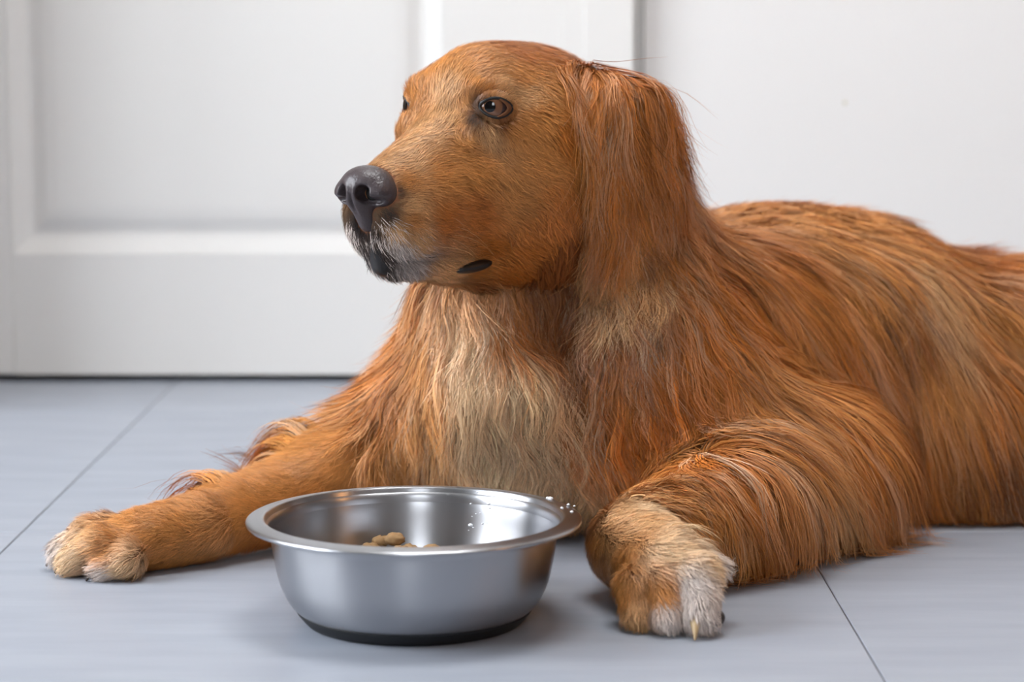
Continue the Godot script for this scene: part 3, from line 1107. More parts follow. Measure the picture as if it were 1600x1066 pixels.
func body_coat() -> Coat:
	var g := Coat.new()
	g.add(Vector3(-0.080, 0.184, -0.301), Vector3(-0.2, -1, 0.1), 0.063, 0.17, 0.003, GOLD)
	g.add(Vector3(-0.092, 0.164, -0.299), Vector3(-0.35, -1, 0), 0.067, 0.24, 0.003, RED)
	g.add(Vector3(-0.053, 0.178, -0.220), Vector3(0, -1, 0.1), 0.063, 0.17, 0.003, GOLD)
	g.add(Vector3(-0.031, 0.179, -0.211), Vector3(0.1, -1, 0.2), 0.07, 0.21, 0.004, CREAM)
	g.add(Vector3(-0.005, 0.184, -0.211), Vector3(0.1, -1, 0.2), 0.063, 0.21, 0.004, RED)
	g.add(Vector3(0.024, 0.178, -0.222), Vector3(0.1, -1, 0.2), 0.07, 0.21, 0.004, DEEP)  # this run of DEEP guides puts shade under jaw and ear into the colour
	g.add(Vector3(0.048, 0.173, -0.219), Vector3(0.15, -1, 0.1), 0.084, 0.21, 0.006, DEEP)
	g.add(Vector3(0.076, 0.184, -0.208), Vector3(0.2, -1, 0.1), 0.091, 0.14, 0.006, DEEP)
	g.add(Vector3(0.034, 0.197, -0.226), Vector3(0.15, -1, 0.1), 0.063, 0.14, 0.004, DEEP)
	g.add(Vector3(0.057, 0.202, -0.222), Vector3(0.15, -1, 0.1), 0.07, 0.14, 0.004, DEEP)
	g.add(Vector3(0.095, 0.189, -0.208), Vector3(0.2, -1, 0), 0.084, 0.14, 0.005, DEEP)
	g.add(Vector3(-0.078, 0.139, -0.262), Vector3(-0.2, -1, 0), 0.077, 0.17, 0.004, RED)
	g.add(Vector3(-0.052, 0.142, -0.205), Vector3(0, -1, 0), 0.077, 0.17, 0.004, GOLD)
	g.add(Vector3(-0.028, 0.144, -0.190), Vector3(0.05, -1, 0), 0.084, 0.17, 0.004, CREAM)
	g.add(Vector3(-0.005, 0.148, -0.190), Vector3(0.1, -1, 0), 0.084, 0.17, 0.005, CREAM)
	g.add(Vector3(0.019, 0.139, -0.191), Vector3(0.15, -1, 0), 0.091, 0.21, 0.007, CREAM)
	g.add(Vector3(0.047, 0.138, -0.199), Vector3(0.15, -1, 0), 0.091, 0.21, 0.007, RED)
	g.add(Vector3(0.071, 0.130, -0.187), Vector3(0.12, -1, 0), 0.098, 0.17, 0.008, RED)
	g.add(Vector3(0.099, 0.149, -0.188), Vector3(0.2, -1, 0), 0.098, 0.17, 0.006, RED)
	g.add(Vector3(-0.098, 0.110, -0.257), Vector3(-0.3, -1, 0), 0.07, 0.14, 0.003, GOLD)
	g.add(Vector3(-0.073, 0.103, -0.237), Vector3(-0.05, -1, 0), 0.077, 0.14, 0.004, GOLD)
	g.add(Vector3(-0.048, 0.101, -0.217), Vector3(0.05, -1, 0), 0.084, 0.16, 0.004, TAN)
	g.add(Vector3(-0.024, 0.099, -0.202), Vector3(0.1, -1, 0), 0.087, 0.16, 0.004, CREAM)
	g.add(Vector3(0.000, 0.105, -0.194), Vector3(0.15, -1, 0), 0.091, 0.17, 0.006, CREAM)
	g.add(Vector3(0.024, 0.099, -0.202), Vector3(0.15, -1, 0), 0.091, 0.17, 0.007, CREAM)
	g.add(Vector3(0.048, 0.089, -0.204), Vector3(0.15, -1, 0), 0.091, 0.17, 0.007, TAN)
	g.add(Vector3(0.076, 0.086, -0.196), Vector3(0.1, -1, 0), 0.098, 0.14, 0.008, RED)
	g.add(Vector3(0.104, 0.091, -0.190), Vector3(0.15, -1, 0), 0.098, 0.14, 0.007, RED)
	g.add(Vector3(-0.078, 0.069, -0.236), Vector3(0, -1, 0.1), 0.07, 0.14, 0.003, GOLD)
	g.add(Vector3(-0.039, 0.066, -0.224), Vector3(0.05, -1, 0.1), 0.077, 0.14, 0.004, TAN)
	g.add(Vector3(-0.005, 0.063, -0.214), Vector3(0.1, -1, 0.1), 0.077, 0.14, 0.004, CREAM)
	g.add(Vector3(0.029, 0.057, -0.221), Vector3(0.1, -1, 0.1), 0.077, 0.14, 0.004, CREAM)
	g.add(Vector3(0.059, 0.043, -0.240), Vector3(0, -1, 0.1), 0.077, 0.14, 0.004, DEEP)
	g.add(Vector3(0.099, 0.033, -0.266), Vector3(0.15, -1, 0.1), 0.084, 0.14, 0.005, RED)
	g.add(Vector3(-0.118, 0.099, -0.261), Vector3(-0.6, -1, 0), 0.035, 0.14, 0.001, GOLD)
	g.add(Vector3(-0.126, 0.079, -0.235), Vector3(-0.8, -0.6, 0), 0.028, 0.14, 0.001, GOLD)
	g.add(Vector3(-0.149, 0.067, -0.221), Vector3(-1, -0.4, 0), 0.024, 0.14, 0, GOLD)
	g.add(Vector3(-0.171, 0.052, -0.196), Vector3(-1, -0.3, 0), 0.018, 0.14, 0, GOLD)
	g.add(Vector3(-0.197, 0.042, -0.171), Vector3(-1, -0.3, 0), 0.015, 0.14, 0, GOLD)
	g.add(Vector3(-0.222, 0.037, -0.151), Vector3(-1, -0.2, 0), 0.013, 0.14, 0, GOLD)
	g.add(Vector3(-0.247, 0.026, -0.158), Vector3(-1, -0.2, 0), 0.012, 0.14, 0, GOLD)
	g.add(Vector3(-0.180, 0.015, -0.189), Vector3(-0.9, -0.5, 0), 0.018, 0.14, 0, RED)
	g.add(Vector3(-0.144, 0.030, -0.210), Vector3(-0.7, -0.7, 0), 0.03, 0.14, 0.001, RED)
	g.add(Vector3(0.134, 0.206, -0.231), Vector3(0.5, -1, 0), 0.084, 0.14, 0.004, RED)
	g.add(Vector3(0.123, 0.166, -0.199), Vector3(0.35, -1, 0), 0.091, 0.14, 0.005, RED)
	g.add(Vector3(0.164, 0.175, -0.292), Vector3(0.45, -1, 0), 0.084, 0.07, 0.0015, RED)
	g.add(Vector3(0.152, 0.142, -0.203), Vector3(0.35, -1, 0), 0.091, 0.07, 0.002, GOLD)
	g.add(Vector3(0.132, 0.111, -0.188), Vector3(0.25, -1, 0), 0.098, 0.12, 0.005, GOLD)
	g.add(Vector3(0.161, 0.105, -0.195), Vector3(0.5, -1, 0), 0.098, 0.07, 0.0015, RED)
	g.add(Vector3(0.132, 0.078, -0.129), Vector3(0.4, -1, 0), 0.091, 0.14, 0.004, RED)
	g.add(Vector3(0.167, 0.087, -0.159), Vector3(0.7, -0.9, 0), 0.114, 0.12, 0.002, GOLD)
	g.add(Vector3(0.197, 0.083, -0.180), Vector3(0.9, -0.7, 0), 0.105, 0.12, 0.002, TAN)
	g.add(Vector3(0.226, 0.064, -0.184), Vector3(0.85, -0.8, 0), 0.114, 0.14, 0.002, GOLD)
	g.add(Vector3(0.254, 0.035, -0.207), Vector3(0.6, -0.9, 0.1), 0.105, 0.17, 0.002, GOLD)
	g.add(Vector3(0.209, 0.045, -0.159), Vector3(0.35, -1, 0.15), 0.105, 0.14, 0.003, RED)
	g.add(Vector3(0.172, 0.054, -0.114), Vector3(0.2, -1, 0.2), 0.096, 0.14, 0.003, RED)
	g.add(Vector3(0.143, 0.058, -0.094), Vector3(0.3, -1, 0.2), 0.07, 0.14, 0.003, GOLD)
	g.add(Vector3(0.110, 0.063, -0.069), Vector3(0.5, -0.9, 0.2), 0.038, 0.14, 0.001, GOLD)
	g.add(Vector3(0.244, 0.000, -0.233), Vector3(0.4, -0.8, 0.2), 0.096, 0.17, 0.002, GOLD)
	g.add(Vector3(0.183, 0.022, -0.130), Vector3(0.2, -0.8, 0.3), 0.079, 0.14, 0.002, RED)
	g.add(Vector3(0.082, 0.062, -0.049), Vector3(0.9, -0.2, 0.2), 0.022, 0.14, 0.001, TAN)
	g.add(Vector3(0.148, 0.030, -0.095), Vector3(0.5, -0.6, 0.3), 0.056, 0.14, 0.002, RED)
	g.add(Vector3(0.167, 0.233, -0.385), Vector3(1, -0.25, 0), 0.026, 0.05, 0, GOLD)
	g.add(Vector3(0.210, 0.237, -0.394), Vector3(1, -0.2, 0), 0.022, 0.03, 0, GOLD)
	g.add(Vector3(0.258, 0.234, -0.405), Vector3(1, -0.3, 0), 0.022, 0.03, 0, GOLD)
	g.add(Vector3(0.291, 0.226, -0.410), Vector3(0.9, -0.5, 0), 0.026, 0.05, 0, GOLD)
	g.add(Vector3(0.183, 0.211, -0.335), Vector3(0.85, -0.7, 0), 0.079, 0.06, 0.001, RED)
	g.add(Vector3(0.225, 0.210, -0.344), Vector3(0.9, -0.6, 0), 0.074, 0.06, 0.001, GOLD)
	g.add(Vector3(0.261, 0.200, -0.346), Vector3(0.7, -0.9, 0), 0.079, 0.06, 0.001, GOLD)
	g.add(Vector3(0.191, 0.178, -0.307), Vector3(0.6, -1, 0), 0.096, 0.06, 0.0015, GOLD)
	g.add(Vector3(0.227, 0.168, -0.313), Vector3(0.6, -1, 0), 0.096, 0.06, 0.0015, RED)
	g.add(Vector3(0.263, 0.161, -0.323), Vector3(0.55, -1, 0), 0.096, 0.06, 0.0015, RED)
	g.add(Vector3(0.291, 0.180, -0.340), Vector3(0.5, -1, 0), 0.088, 0.07, 0.0015, DEEP)
	g.add(Vector3(0.189, 0.137, -0.239), Vector3(0.5, -1, 0), 0.114, 0.06, 0.0015, GOLD)
	g.add(Vector3(0.226, 0.118, -0.302), Vector3(0.45, -1, 0), 0.114, 0.06, 0.0015, RED)
	g.add(Vector3(0.263, 0.112, -0.311), Vector3(0.3, -1, 0), 0.122, 0.06, 0.0015, RED)
	g.add(Vector3(0.294, 0.121, -0.319), Vector3(0.2, -1, 0), 0.122, 0.06, 0.0015, DEEP)
	g.add(Vector3(0.224, 0.093, -0.207), Vector3(0.5, -1, 0), 0.122, 0.07, 0.0015, RED)
	g.add(Vector3(0.260, 0.081, -0.221), Vector3(0.35, -1, 0), 0.131, 0.07, 0.0015, GOLD)
	g.add(Vector3(0.303, 0.067, -0.304), Vector3(0.25, -1, 0), 0.131, 0.07, 0.0015, RED)
	g.add(Vector3(0.315, 0.030, -0.310), Vector3(0.5, -0.9, 0.1), 0.122, 0.14, 0.003, RED)
	g.add(Vector3(0.264, 0.058, -0.214), Vector3(0.5, -0.9, 0.1), 0.122, 0.14, 0.003, RED)
	g.add(Vector3(0.329, 0.215, -0.418), Vector3(0.6, -0.8, 0), 0.038, 0.08, 0.001, GOLD)
	g.add(Vector3(0.373, 0.207, -0.479), Vector3(0.6, -0.9, 0), 0.079, 0.10, 0.001, RED)
	g.add(Vector3(0.419, 0.195, -0.514), Vector3(0.7, -0.9, 0), 0.096, 0.15, 0.001, GOLD)
	g.add(Vector3(0.325, 0.188, -0.359), Vector3(0.4, -1, 0), 0.088, 0.08, 0.001, TAN)
	g.add(Vector3(0.361, 0.180, -0.387), Vector3(0.4, -1, 0), 0.096, 0.08, 0.0015, GOLD)
	g.add(Vector3(0.407, 0.171, -0.426), Vector3(0.4, -1, 0), 0.105, 0.09, 0.0015, RED)
	g.add(Vector3(0.321, 0.150, -0.333), Vector3(0.2, -1, 0), 0.105, 0.07, 0.0015, GOLD)
	g.add(Vector3(0.360, 0.143, -0.349), Vector3(0.25, -1, 0), 0.114, 0.08, 0.0015, RED)
	g.add(Vector3(0.403, 0.134, -0.379), Vector3(0.25, -1, 0), 0.122, 0.09, 0.0015, TAN)
	g.add(Vector3(0.324, 0.101, -0.316), Vector3(0.1, -1, 0), 0.122, 0.07, 0.002, RED)
	g.add(Vector3(0.361, 0.095, -0.320), Vector3(0.15, -1, 0), 0.131, 0.08, 0.002, DEEP)
	g.add(Vector3(0.401, 0.097, -0.340), Vector3(0.2, -1, 0), 0.131, 0.09, 0.002, GOLD)
	g.add(Vector3(0.334, 0.051, -0.305), Vector3(0.3, -1, 0.05), 0.131, 0.14, 0.004, GOLD)
	g.add(Vector3(0.369, 0.051, -0.306), Vector3(0.3, -1, 0.05), 0.131, 0.14, 0.004, RED)
	g.add(Vector3(0.402, 0.055, -0.315), Vector3(0.4, -1, 0), 0.131, 0.14, 0.004, RED)
	g.add(Vector3(-0.193, 0.052, -0.182), Vector3(-1, -0.2, 0), 0.02, 0.14, 0, GOLD)
	return g


func near_paw_coat() -> Coat:
	var g := Coat.new()
	g.soft = 0.00002
	g.add(Vector3(0.065, 0.058, -0.048), Vector3(0.8, 0.2, 0.2), 0.017, 0.23, 0, TAN)
	g.add(Vector3(0.056, 0.041, -0.047), Vector3(0.2, -0.8, 0.2), 0.013, 0.18, 0, GOLD)
	g.add(Vector3(0.085, 0.060, -0.019), Vector3(0.9, -0.3, 0.1), 0.02, 0.23, 0, TAN)
	g.add(Vector3(0.076, 0.042, -0.002), Vector3(0.5, -0.8, 0), 0.013, 0.18, 0, GOLD)
	g.add(Vector3(0.104, 0.050, 0.017), Vector3(0.9, -0.5, 0), 0.015, 0.18, 0, CREAM)
	g.add(Vector3(0.071, 0.022, 0.022), Vector3(0.4, -1, 0), 0.011, 0.18, 0, GOLD)
	g.add(Vector3(0.095, 0.029, 0.036), Vector3(0.6, -0.8, 0), 0.013, 0.23, 0, GOLD)
	g.add(Vector3(0.115, 0.034, 0.037), Vector3(0.5, -0.9, 0), 0.013, 0.23, 0, WHITE)
	g.add(Vector3(0.128, 0.044, 0.027), Vector3(1, -0.3, 0), 0.013, 0.23, 0, CREAM)
	g.add(Vector3(0.082, 0.010, 0.037), Vector3(0.1, -1, 0), 0.013, 0.32, 0, TAN)
	g.add(Vector3(0.100, 0.013, 0.046), Vector3(0.2, -1, 0), 0.013, 0.32, 0, WHITE)
	g.add(Vector3(0.118, 0.020, 0.048), Vector3(0.2, -1, 0), 0.014, 0.32, 0, WHITE)
	g.add(Vector3(0.138, 0.037, 0.015), Vector3(1, -0.4, 0), 0.013, 0.27, 0, WHITE)
	g.add(Vector3(0.091, 0.065, -0.046), Vector3(1, -0.25, 0.2), 0.036, 0.27, 0.001, CREAM)
	g.add(Vector3(0.110, 0.058, -0.007), Vector3(1, -0.5, 0.1), 0.034, 0.27, 0.001, CREAM)
	g.add(Vector3(0.059, 0.054, -0.055), Vector3(0.2, -0.9, 0.1), 0.011, 0.18, 0, DEEP)
	return g


func far_paw_coat() -> Coat:
	var g := Coat.new()
	g.soft = 0.00002
	g.add(Vector3(-0.247, 0.031, -0.132), Vector3(-1, -0.1, 0), 0.014, 0.18, 0, GOLD)
	g.add(Vector3(-0.265, 0.037, -0.127), Vector3(-1, -0.1, 0), 0.013, 0.18, 0, GOLD)
	g.add(Vector3(-0.282, 0.034, -0.121), Vector3(-1, -0.2, 0), 0.013, 0.23, 0, GOLD)
	g.add(Vector3(-0.299, 0.030, -0.116), Vector3(-1, -0.3, 0), 0.013, 0.27, 0, TAN)
	g.add(Vector3(-0.314, 0.020, -0.120), Vector3(-0.9, -0.6, 0), 0.013, 0.36, 0, CREAM)
	g.add(Vector3(-0.326, 0.006, -0.142), Vector3(-0.7, -0.7, 0), 0.013, 0.36, 0, WHITE)
	g.add(Vector3(-0.284, 0.018, -0.107), Vector3(-1, -0.5, 0), 0.011, 0.23, 0, GOLD)
	g.add(Vector3(-0.271, 0.010, -0.104), Vector3(-0.9, -0.4, 0), 0.013, 0.32, 0, CREAM)
	g.add(Vector3(-0.284, 0.007, -0.104), Vector3(-0.85, -0.5, 0), 0.013, 0.32, 0, WHITE)
	g.add(Vector3(-0.253, 0.007, -0.136), Vector3(-0.95, -0.3, 0), 0.013, 0.18, 0, GOLD)
	return g




# ---------------------------------------------------------------- the place
func room() -> void:
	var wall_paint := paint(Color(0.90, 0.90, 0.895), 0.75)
	wall_paint.normal_enabled = true
	wall_paint.normal_texture = noise_map(0.03, 3, 512, true, 2.0)
	wall_paint.normal_scale = 0.15
	wall_paint.uv1_triplanar = true
	wall_paint.uv1_world_triplanar = true
	wall_paint.uv1_scale = Vector3(3, 3, 3)
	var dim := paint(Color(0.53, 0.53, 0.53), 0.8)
	var gloss := paint(Color(0.90, 0.90, 0.89), 0.38)

	# back wall in two pieces beside and over the door opening, then the other walls
	var back := Node3D.new()
	back.name = "wall_back"
	add_child(back, true)
	tag(back, "", "", "", "structure")
	put("wall_panel", block(Vector3(0.06, 0, -1.30), Vector3(0.149, 2.6, -1.142), 0.001), wall_paint, back)
	put("wall_panel", block(Vector3(0.149, 0, -1.30), Vector3(4.6, 2.6, -1.125), 0.002), wall_paint, back)
	put("wall_panel", block(Vector3(-2.2, 0, -1.30), Vector3(-0.72, 2.6, -1.125), 0.001), wall_paint, back)
	put("wall_panel", block(Vector3(-0.72, 0.0, -1.30), Vector3(0.06, 2.05, -1.16), 0.001), wall_paint, back)
	put("wall_panel", block(Vector3(-0.72, 2.05, -1.30), Vector3(0.06, 2.6, -1.125), 0.001), wall_paint, back)
	var chip := put("paint_chip", lathe(PackedVector2Array([Vector2(0.0, 0.0006), Vector2(0.0022, 0.0005), Vector2(0.0026, -0.001)]), 9), paint(Color(0.80, 0.79, 0.70), 0.8), back, Vector3(0.377, 0.3155, -1.125))
	chip.rotation.x = PI / 2
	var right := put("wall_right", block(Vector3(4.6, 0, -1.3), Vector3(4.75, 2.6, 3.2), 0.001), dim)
	tag(right, "", "", "", "structure")
	# left wall round a wide window, front wall round a glazed door
	var left := Node3D.new()
	left.name = "wall_left"
	add_child(left, true)
	tag(left, "", "", "", "structure")
	var wz := [-0.55, 1.25]
	var wy := [0.45, 2.50]
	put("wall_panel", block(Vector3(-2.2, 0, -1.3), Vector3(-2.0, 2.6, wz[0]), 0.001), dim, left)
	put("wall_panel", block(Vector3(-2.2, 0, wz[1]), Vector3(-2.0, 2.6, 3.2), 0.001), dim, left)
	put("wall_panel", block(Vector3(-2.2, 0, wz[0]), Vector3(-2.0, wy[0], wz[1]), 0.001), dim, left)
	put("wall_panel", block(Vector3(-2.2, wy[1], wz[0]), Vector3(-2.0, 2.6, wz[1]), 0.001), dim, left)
	var win := Node3D.new()
	win.name = "window_1"
	add_child(win, true)
	tag(win, "", "", "", "structure")
	for z in [wz[0], (wz[0] + wz[1]) * 0.5 - 0.025, wz[1] - 0.05]:
		put("window_frame", block(Vector3(-2.12, wy[0], z), Vector3(-2.06, wy[1], z + 0.05), 0.004), gloss, win)
	for y in [wy[0], wy[1] - 0.05]:
		put("window_frame", block(Vector3(-2.12, y, wz[0]), Vector3(-2.06, y + 0.05, wz[1]), 0.004), gloss, win)
	var front := Node3D.new()
	front.name = "wall_front"
	add_child(front, true)
	tag(front, "", "", "", "structure")
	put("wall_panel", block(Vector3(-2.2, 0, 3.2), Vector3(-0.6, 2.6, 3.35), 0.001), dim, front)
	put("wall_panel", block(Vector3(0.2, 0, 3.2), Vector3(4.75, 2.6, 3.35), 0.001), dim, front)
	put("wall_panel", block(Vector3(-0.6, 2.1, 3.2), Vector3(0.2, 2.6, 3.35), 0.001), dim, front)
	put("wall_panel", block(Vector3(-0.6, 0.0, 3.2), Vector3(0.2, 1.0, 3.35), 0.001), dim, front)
	var glazed := Node3D.new()
	glazed.name = "window_2"
	add_child(glazed, true)
	tag(glazed, "", "", "", "structure")
	for x in [-0.6, -0.23, 0.14]:
		put("window_frame", block(Vector3(x, 1.0, 3.24), Vector3(x + 0.06, 2.1, 3.30), 0.004), gloss, glazed)
	put("window_frame", block(Vector3(-0.6, 1.0, 3.24), Vector3(0.2, 1.06, 3.30), 0.004), gloss, glazed)
	put("window_frame", block(Vector3(-0.6, 2.04, 3.24), Vector3(0.2, 2.1, 3.30), 0.004), gloss, glazed)
	var ceiling := put("ceiling", block(Vector3(-2.2, 2.6, -1.3), Vector3(4.75, 2.75, 3.35), 0.001), wall_paint)
	tag(ceiling, "", "", "", "structure")

	# unseen light panel added to the ceiling, standing in for soft overhead light
	var panel := Node3D.new()
	panel.name = "added_ceiling_light"
	panel.position = Vector3(0.15, 2.6, -0.20)
	add_child(panel, true)
	tag(panel, "flat white light panel added out of view overhead to brighten the dog and floor from above", "ceiling light")
	put("frame", block(Vector3(-0.64, -0.025, -0.44), Vector3(0.64, 0.0, 0.44), 0.003), gloss, panel)
	var lit := paint(Color(0.95, 0.95, 0.95), 0.5)
	lit.emission_enabled = true
	lit.emission = Color(1.0, 1.0, 1.0)
	lit.emission_energy_multiplier = 6.0
	put("diffuser", block(Vector3(-0.60, -0.031, -0.40), Vector3(0.60, -0.0255, 0.40), 0.001), lit, panel)
	var sheet := AreaLight3D.new()
	sheet.name = "added_panel_light"
	sheet.area_size = Vector2(1.2, 0.8)
	sheet.light_color = Color(1.0, 1.0, 1.0)
	sheet.light_energy = 1.45
	sheet.area_range = 8.0
	sheet.area_attenuation = 2.0
	sheet.shadow_enabled = true
	sheet.position = Vector3(0, -0.036, 0)
	sheet.rotation_degrees = Vector3(-90, 0, 0)
	panel.add_child(sheet, true)

	# floor: a grout bed with 60 cm tiles laid on it one by one
	var grout := paint(Color(0.47, 0.44, 0.42), 0.9)
	var ground := put("floor", block(Vector3(-2.2, -0.12, -1.3), Vector3(4.75, -0.0018, 3.35), 0.001), grout)
	tag(ground, "", "", "", "structure")
	var glaze: Array[StandardMaterial3D] = []
	for k in 3:
		var g := paint(Color(0.61, 0.635, 0.675).lightened(0.015 * k), 0.42, 0.0, 0.5)
		g.albedo_texture = noise_map(0.012, 20 + k, 512, false, 1.0, FastNoiseLite.TYPE_SIMPLEX_SMOOTH, Color(0.93, 0.93, 0.94), Color(1, 1, 1))
		g.normal_enabled = true
		g.normal_texture = noise_map(0.02, 30 + k, 512, true, 1.5)
		g.normal_scale = 0.12
		g.uv1_triplanar = true
		g.uv1_world_triplanar = true
		g.uv1_scale = Vector3(0.9, 1.0, 5.0)
		g.uv1_offset = Vector3(0.13 * k, 0.4 * k, 0.77 * k)
		glaze.append(g)
	var tile := block(Vector3(0.0005, -0.010, 0.0005), Vector3(0.6040, 0.0, 0.6040), 0.0006)
	for i in range(-3, 8):
		for j in range(-2, 6):
			put("tile", tile, glaze[(i * 5 + j * 7 + 40) % 3], ground, Vector3(0.222 + (i - 1) * 0.6045, 0.0, -0.278 + j * 0.6045))

	# the door: stiles, rails and a raised field inside a moulded frame
	var door := Node3D.new()
	door.name = "door_1"
	add_child(door, true)
	tag(door, "", "", "", "structure")
	var zf := -1.10
	var x0 := -0.70
	var x1 := 0.0562
	var p0 := -0.565
	var p1 := -0.078
	var pb := 0.146
	var pt := 1.90
	put("door_stile", block(Vector3(x0, 0.008, zf - 0.04), Vector3(p0, 2.0, zf), 0.002), gloss, door)
	put("door_stile", block(Vector3(p1, 0.008, zf - 0.04), Vector3(x1, 2.0, zf), 0.0006), gloss, door)
	put("door_rail", block(Vector3(p0, 0.008, zf - 0.04), Vector3(p1, pb, zf), 0.0005), gloss, door)
	put("door_rail", block(Vector3(p0, pt, zf - 0.04), Vector3(p1, 2.0, zf), 0.0005), gloss, door)
	put("panel_moulding", ring_frame(p0, p1, pb, pt, [[0.0, 0.0], [0.003, -0.0012], [0.019, -0.0064], [0.024, -0.0070]], zf), gloss, door)
	put("raised_field", ring_frame(p0 + 0.024, p1 - 0.024, pb + 0.024, pt - 0.024, [[0.0, -0.0070], [0.004, -0.0064], [0.016, -0.0030], [0.03, -0.0016], [0.06, -0.0012]], zf, true), gloss, door)
	# frame beside the door, standing proud of the wall
	var trim := Node3D.new()
	trim.name = "trim_1"
	add_child(trim, true)
	tag(trim, "", "", "", "structure")
	put("door_jamb", block(Vector3(0.0563, 0.0, -1.16), Vector3(0.080, 2.02, -1.0985), 0.0006), gloss, trim)
	put("architrave", block(Vector3(0.080, 0.0, -1.165), Vector3(0.136, 2.09, -1.097), 0.0015), gloss, trim)
	put("architrave", block(Vector3(-0.79, 0.0, -1.125), Vector3(-0.702, 2.09, -1.092), 0.004), gloss, trim)
	put("architrave", block(Vector3(-0.702, 2.002, -1.125), Vector3(0.08, 2.09, -1.092), 0.004), gloss, trim)

	# a tall brown cupboard beside the door, just out of the picture: it shades the door's left edge
	var cup := Node3D.new()
	cup.name = "tall_cupboard"
	cup.position = Vector3(-0.97, 0, -0.97)
	add_child(cup, true)
	tag(cup, "tall brown wooden cupboard standing against the back wall left of the white door", "cupboard")
	var wood := paint(Color(0.50, 0.37, 0.25), 0.5)
	wood.albedo_texture = noise_map(0.02, 9, 512, false, 1.0, FastNoiseLite.TYPE_SIMPLEX_SMOOTH, Color(0.75, 0.72, 0.7), Color.WHITE)
	wood.uv1_triplanar = true
	wood.uv1_scale = Vector3(6, 0.7, 6)
	put("carcass", block(Vector3(-0.25, 0.0, -0.12), Vector3(0.25, 1.9, 0.14), 0.003), wood, cup)
	for s in [-1.0, 1.0]:
		put("cupboard_door", block(Vector3(s * 0.125 - 0.122, 0.06, 0.141), Vector3(s * 0.125 + 0.122, 1.88, 0.161), 0.003), wood, cup)

	# a warm lamp on the right: it glints in the bowl
	var lamp := Node3D.new()
	lamp.name = "floor_lamp"
	lamp.position = Vector3(1.9, 0, 0.75)
	add_child(lamp, true)
	tag(lamp, "floor lamp with a glowing warm bulb standing to the right of the dog", "lamp")
	var steel := paint(Color(0.25, 0.24, 0.23), 0.4, 0.8)
	put("base", lathe(PackedVector2Array([Vector2(0, 0.02), Vector2(0.12, 0.018), Vector2(0.13, 0.01), Vector2(0.13, 0.0)]), 32), steel, lamp)
	put("pole", tube(PackedVector3Array([Vector3(0, 0.01, 0), Vector3(0, 0.8, 0), Vector3(0, 1.42, 0)]), 0.01, 0.009, 12), steel, lamp)
	var glow := paint(Color(1, 0.85, 0.65), 0.5)
	glow.emission_enabled = true
	glow.emission = Color(1.0, 0.62, 0.28)
	glow.emission_energy_multiplier = 14.0
	put("bulb", lathe(PackedVector2Array([Vector2(0, 0.12), Vector2(0.03, 0.11), Vector2(0.045, 0.075), Vector2(0.035, 0.03), Vector2(0.015, 0.0)]), 24), glow, lamp, Vector3(0, 1.42, 0))
	var light := OmniLight3D.new()
	light.name = "lamp_light"
	light.position = Vector3(0, 1.49, 0)
	light.light_color = Color(1.0, 0.72, 0.45)
	light.light_energy = 0.25
	light.light_size = 0.045
	light.omni_range = 8.0
	light.omni_attenuation = 2.0
	light.shadow_enabled = true
	lamp.add_child(light, true)


# Rectangular mitred moulding from a profile of (inset, height); filled closes the middle.
func ring_frame(xa: float, xb: float, ya: float, yb: float, profile: Array, z: float, filled := false) -> ArrayMesh:
	var st := SurfaceTool.new()
	st.begin(Mesh.PRIMITIVE_TRIANGLES)
	st.set_smooth_group(-1)
	var rings := []
	for p in profile:
		var d: float = p[0]
		var zz: float = z + p[1]
		rings.append([Vector3(xa + d, ya + d, zz), Vector3(xb - d, ya + d, zz), Vector3(xb - d, yb - d, zz), Vector3(xa + d, yb - d, zz)])
	var inside := Vector3((xa + xb) * 0.5, (ya + yb) * 0.5, z - 5.0)
	for k in rings.size() - 1:
		for e in 4:
			var q: Array[Vector3] = [rings[k][e], rings[k][(e + 1) % 4], rings[k + 1][(e + 1) % 4], rings[k + 1][e]]
			face(st, q, inside)
	if filled:
		var last: Array = rings[-1]
		var q: Array[Vector3] = [last[0], last[1], last[2], last[3]]
		face(st, q, inside)
	st.generate_normals()
	return st.commit()


